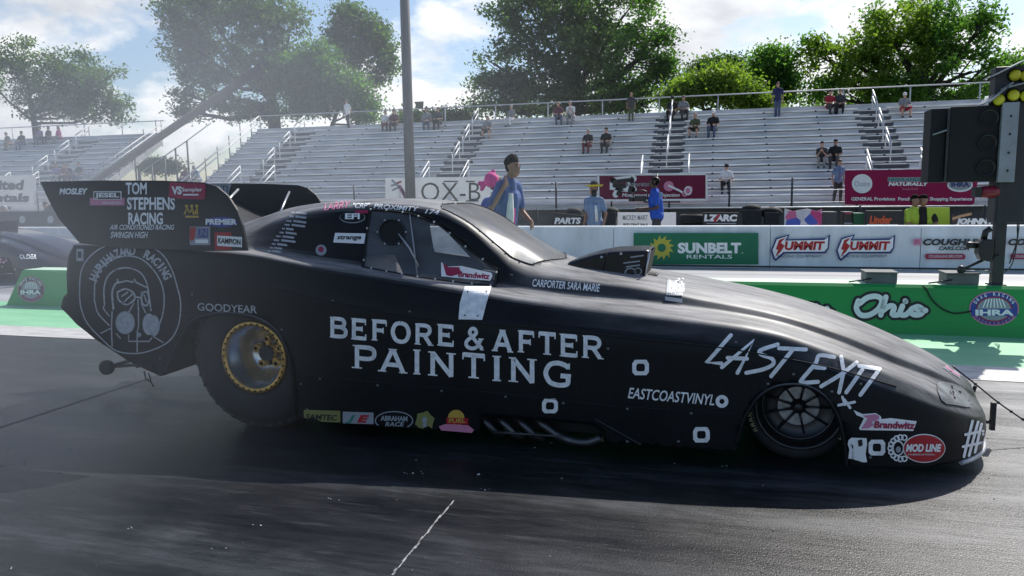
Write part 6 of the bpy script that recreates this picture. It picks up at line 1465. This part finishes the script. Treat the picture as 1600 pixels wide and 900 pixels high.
# --- starter standing just past the green wall, one arm raised
J = standing(.03, 'down', .03)
J['head'] = J['head']+V3(-.0, -.06, -.02)
J['elbowL'] = V3(-.36, -.01, .21); J['wristL'] = V3(-.23, -.15, .48)
J['elbowR'] = V3(.25, -.10, .20); J['wristR'] = V3(.16, -.30, .10); J['curl'] = 1.0
P = onY(800, 300, 8.95)
st, T = crew(J, (P[0]-.09, 8.95, 1.0), rad(66), 'man in blue and white shirt with one hand raised to his neck, behind the windshield', 'shirtblue', 'navy', 1, 0, vox=.0095, sc=1.0)
st.scale = (.90, .95, 1.07)
FACE = mat('lip_and_brow_tone', (.12, .05, .045), .6); EYE = mat('eye_dark', (.02, .015, .012), .3)
def local_mesh(build, name, root):
    b = MB(); build(b); me = b.mesh(name); o = bpy.data.objects.new(name, me); COL.objects.link(o); o.parent = root; return o
hd = J['head']
def fz(b):
    for s in (-1, 1):
        b.sphere(hd+V3(s*.032, -.082, .012), .011, EYE, 8, 6); b.tube([hd+V3(s*.016, -.088, .032), hd+V3(s*.050, -.076, .030)], .006, HAIR[0], 6)
    b.tube([hd+V3(-.024, -.080, -.058), hd+V3(0, -.087, -.056), hd+V3(.024, -.080, -.058)], .006, FACE, 6)
local_mesh(fz, 'face_features', st)
def hz_(b):
    rg = np.random.default_rng(3)
    for _ in range(46):
        a = rg.uniform(0, 6.28); e = rg.uniform(.15, 1.35); d_ = V3(math.cos(a)*math.cos(e), abs(math.sin(a)*math.cos(e))-.10+.5*max(0, math.sin(e)-.8)-.5*max(0, math.sin(e)-.5), math.sin(e)); d_ /= np.linalg.norm(d_)
        b.sphere(hd+V3(0, .02, .03)+d_*.092, .033, HAIR[0], 6, 4)
local_mesh(hz_, 'hair_curls', st)
def wp(b):
    b.tube([V3(-.10,-.17,.42), V3(-.13,-.185,.20), V3(-.13,-.17,.0)], [.035,.05,.05], CLOTH['white'], 8); b.tube([V3(-.06,-.18,.25), V3(-.09,-.19,.05)], [.03,.03], CLOTH['pink'], 8)
local_mesh(wp, 'shirt_panel', st)
# person in a pink bandana standing behind him
P = onY(769, 300, 9.7); pk = person('stand', (P[0], 9.7, .83), 'shorter person in pink bandana standing behind the raised-arm man', 'blue', 'navy', 0, 1, rotz=rad(150))
hp = V3(P[0], 9.68, .83+.775)
me = blob([(hp+V3(0,.0,.03), .105, hp+V3(0,-.02,.05), .09), (hp+V3(-.10,0,-.01), .03, hp+V3(-.17,.02,-.01), .035), (hp+V3(-.10,0,-.03), .025, hp+V3(-.15,.03,-.09), .03), (hp+V3(0,0,.12), .04, hp+V3(.03,0,.15), .028)], .014, 'bandana', 2)
me.materials.append(CLOTH['pink']); link('bandana', me, pk)

# ------------------------------------------------------------------ drifting tyre smoke (uneven puffs over the left of the lane)
def smoke(name, dens):
    m = bpy.data.materials.new(name); m.use_nodes = True; nt = m.node_tree; nt.nodes.clear(); L = nt.links.new
    o = nn(nt, 'ShaderNodeOutputMaterial'); v = nn(nt, 'ShaderNodeVolumePrincipled'); v.inputs['Color'].default_value = (.78, .85, .95, 1); v.inputs['Anisotropy'].default_value = .3
    t = nn(nt, 'ShaderNodeTexCoord'); ln = nn(nt, 'ShaderNodeVectorMath', operation='LENGTH'); L(t.outputs['Object'], ln.inputs[0])
    mr = nn(nt, 'ShaderNodeMapRange', interpolation_type='SMOOTHERSTEP', inp={1: 1.0, 2: .1, 3: 0, 4: 1}); L(ln.outputs['Value'], mr.inputs[0])
    nz = nn(nt, 'ShaderNodeTexNoise', inp={'Scale': 2.2, 'Detail': 3, 'Roughness': .55, 'Distortion': .6}); L(t.outputs['Object'], nz.inputs['Vector'])
    nr = nn(nt, 'ShaderNodeMapRange', inp={1: .34, 2: .66, 3: .1, 4: 2.0}); L(nz.outputs[0], nr.inputs[0])
    m1 = nn(nt, 'ShaderNodeMath', operation='MULTIPLY'); L(mr.outputs[0], m1.inputs[0]); L(nr.outputs[0], m1.inputs[1])
    m2 = nn(nt, 'ShaderNodeMath', operation='MULTIPLY', inp={1: dens}); L(m1.outputs[0], m2.inputs[0]); L(m2.outputs[0], v.inputs['Density'])
    L(v.outputs[0], o.inputs['Volume']); return m
for i, (c, r, dn) in enumerate([((-15, 16.5, 3.2), (17, 8.0, 9.5), .020), ((-5.2, 6.6, 1.6), (5.2, 2.0, 3.2), .065), ((-4.4, 2.9, .75), (3.4, .95, 2.0), .14)]):
    b = MB(); b.sphere((0, 0, 0), 1.0, smoke('tyre_smoke', dn), 32, 20)
    o = b.build('smoke_puff', fix=True); o.location = c; o.scale = r; o['kind'] = 'stuff'
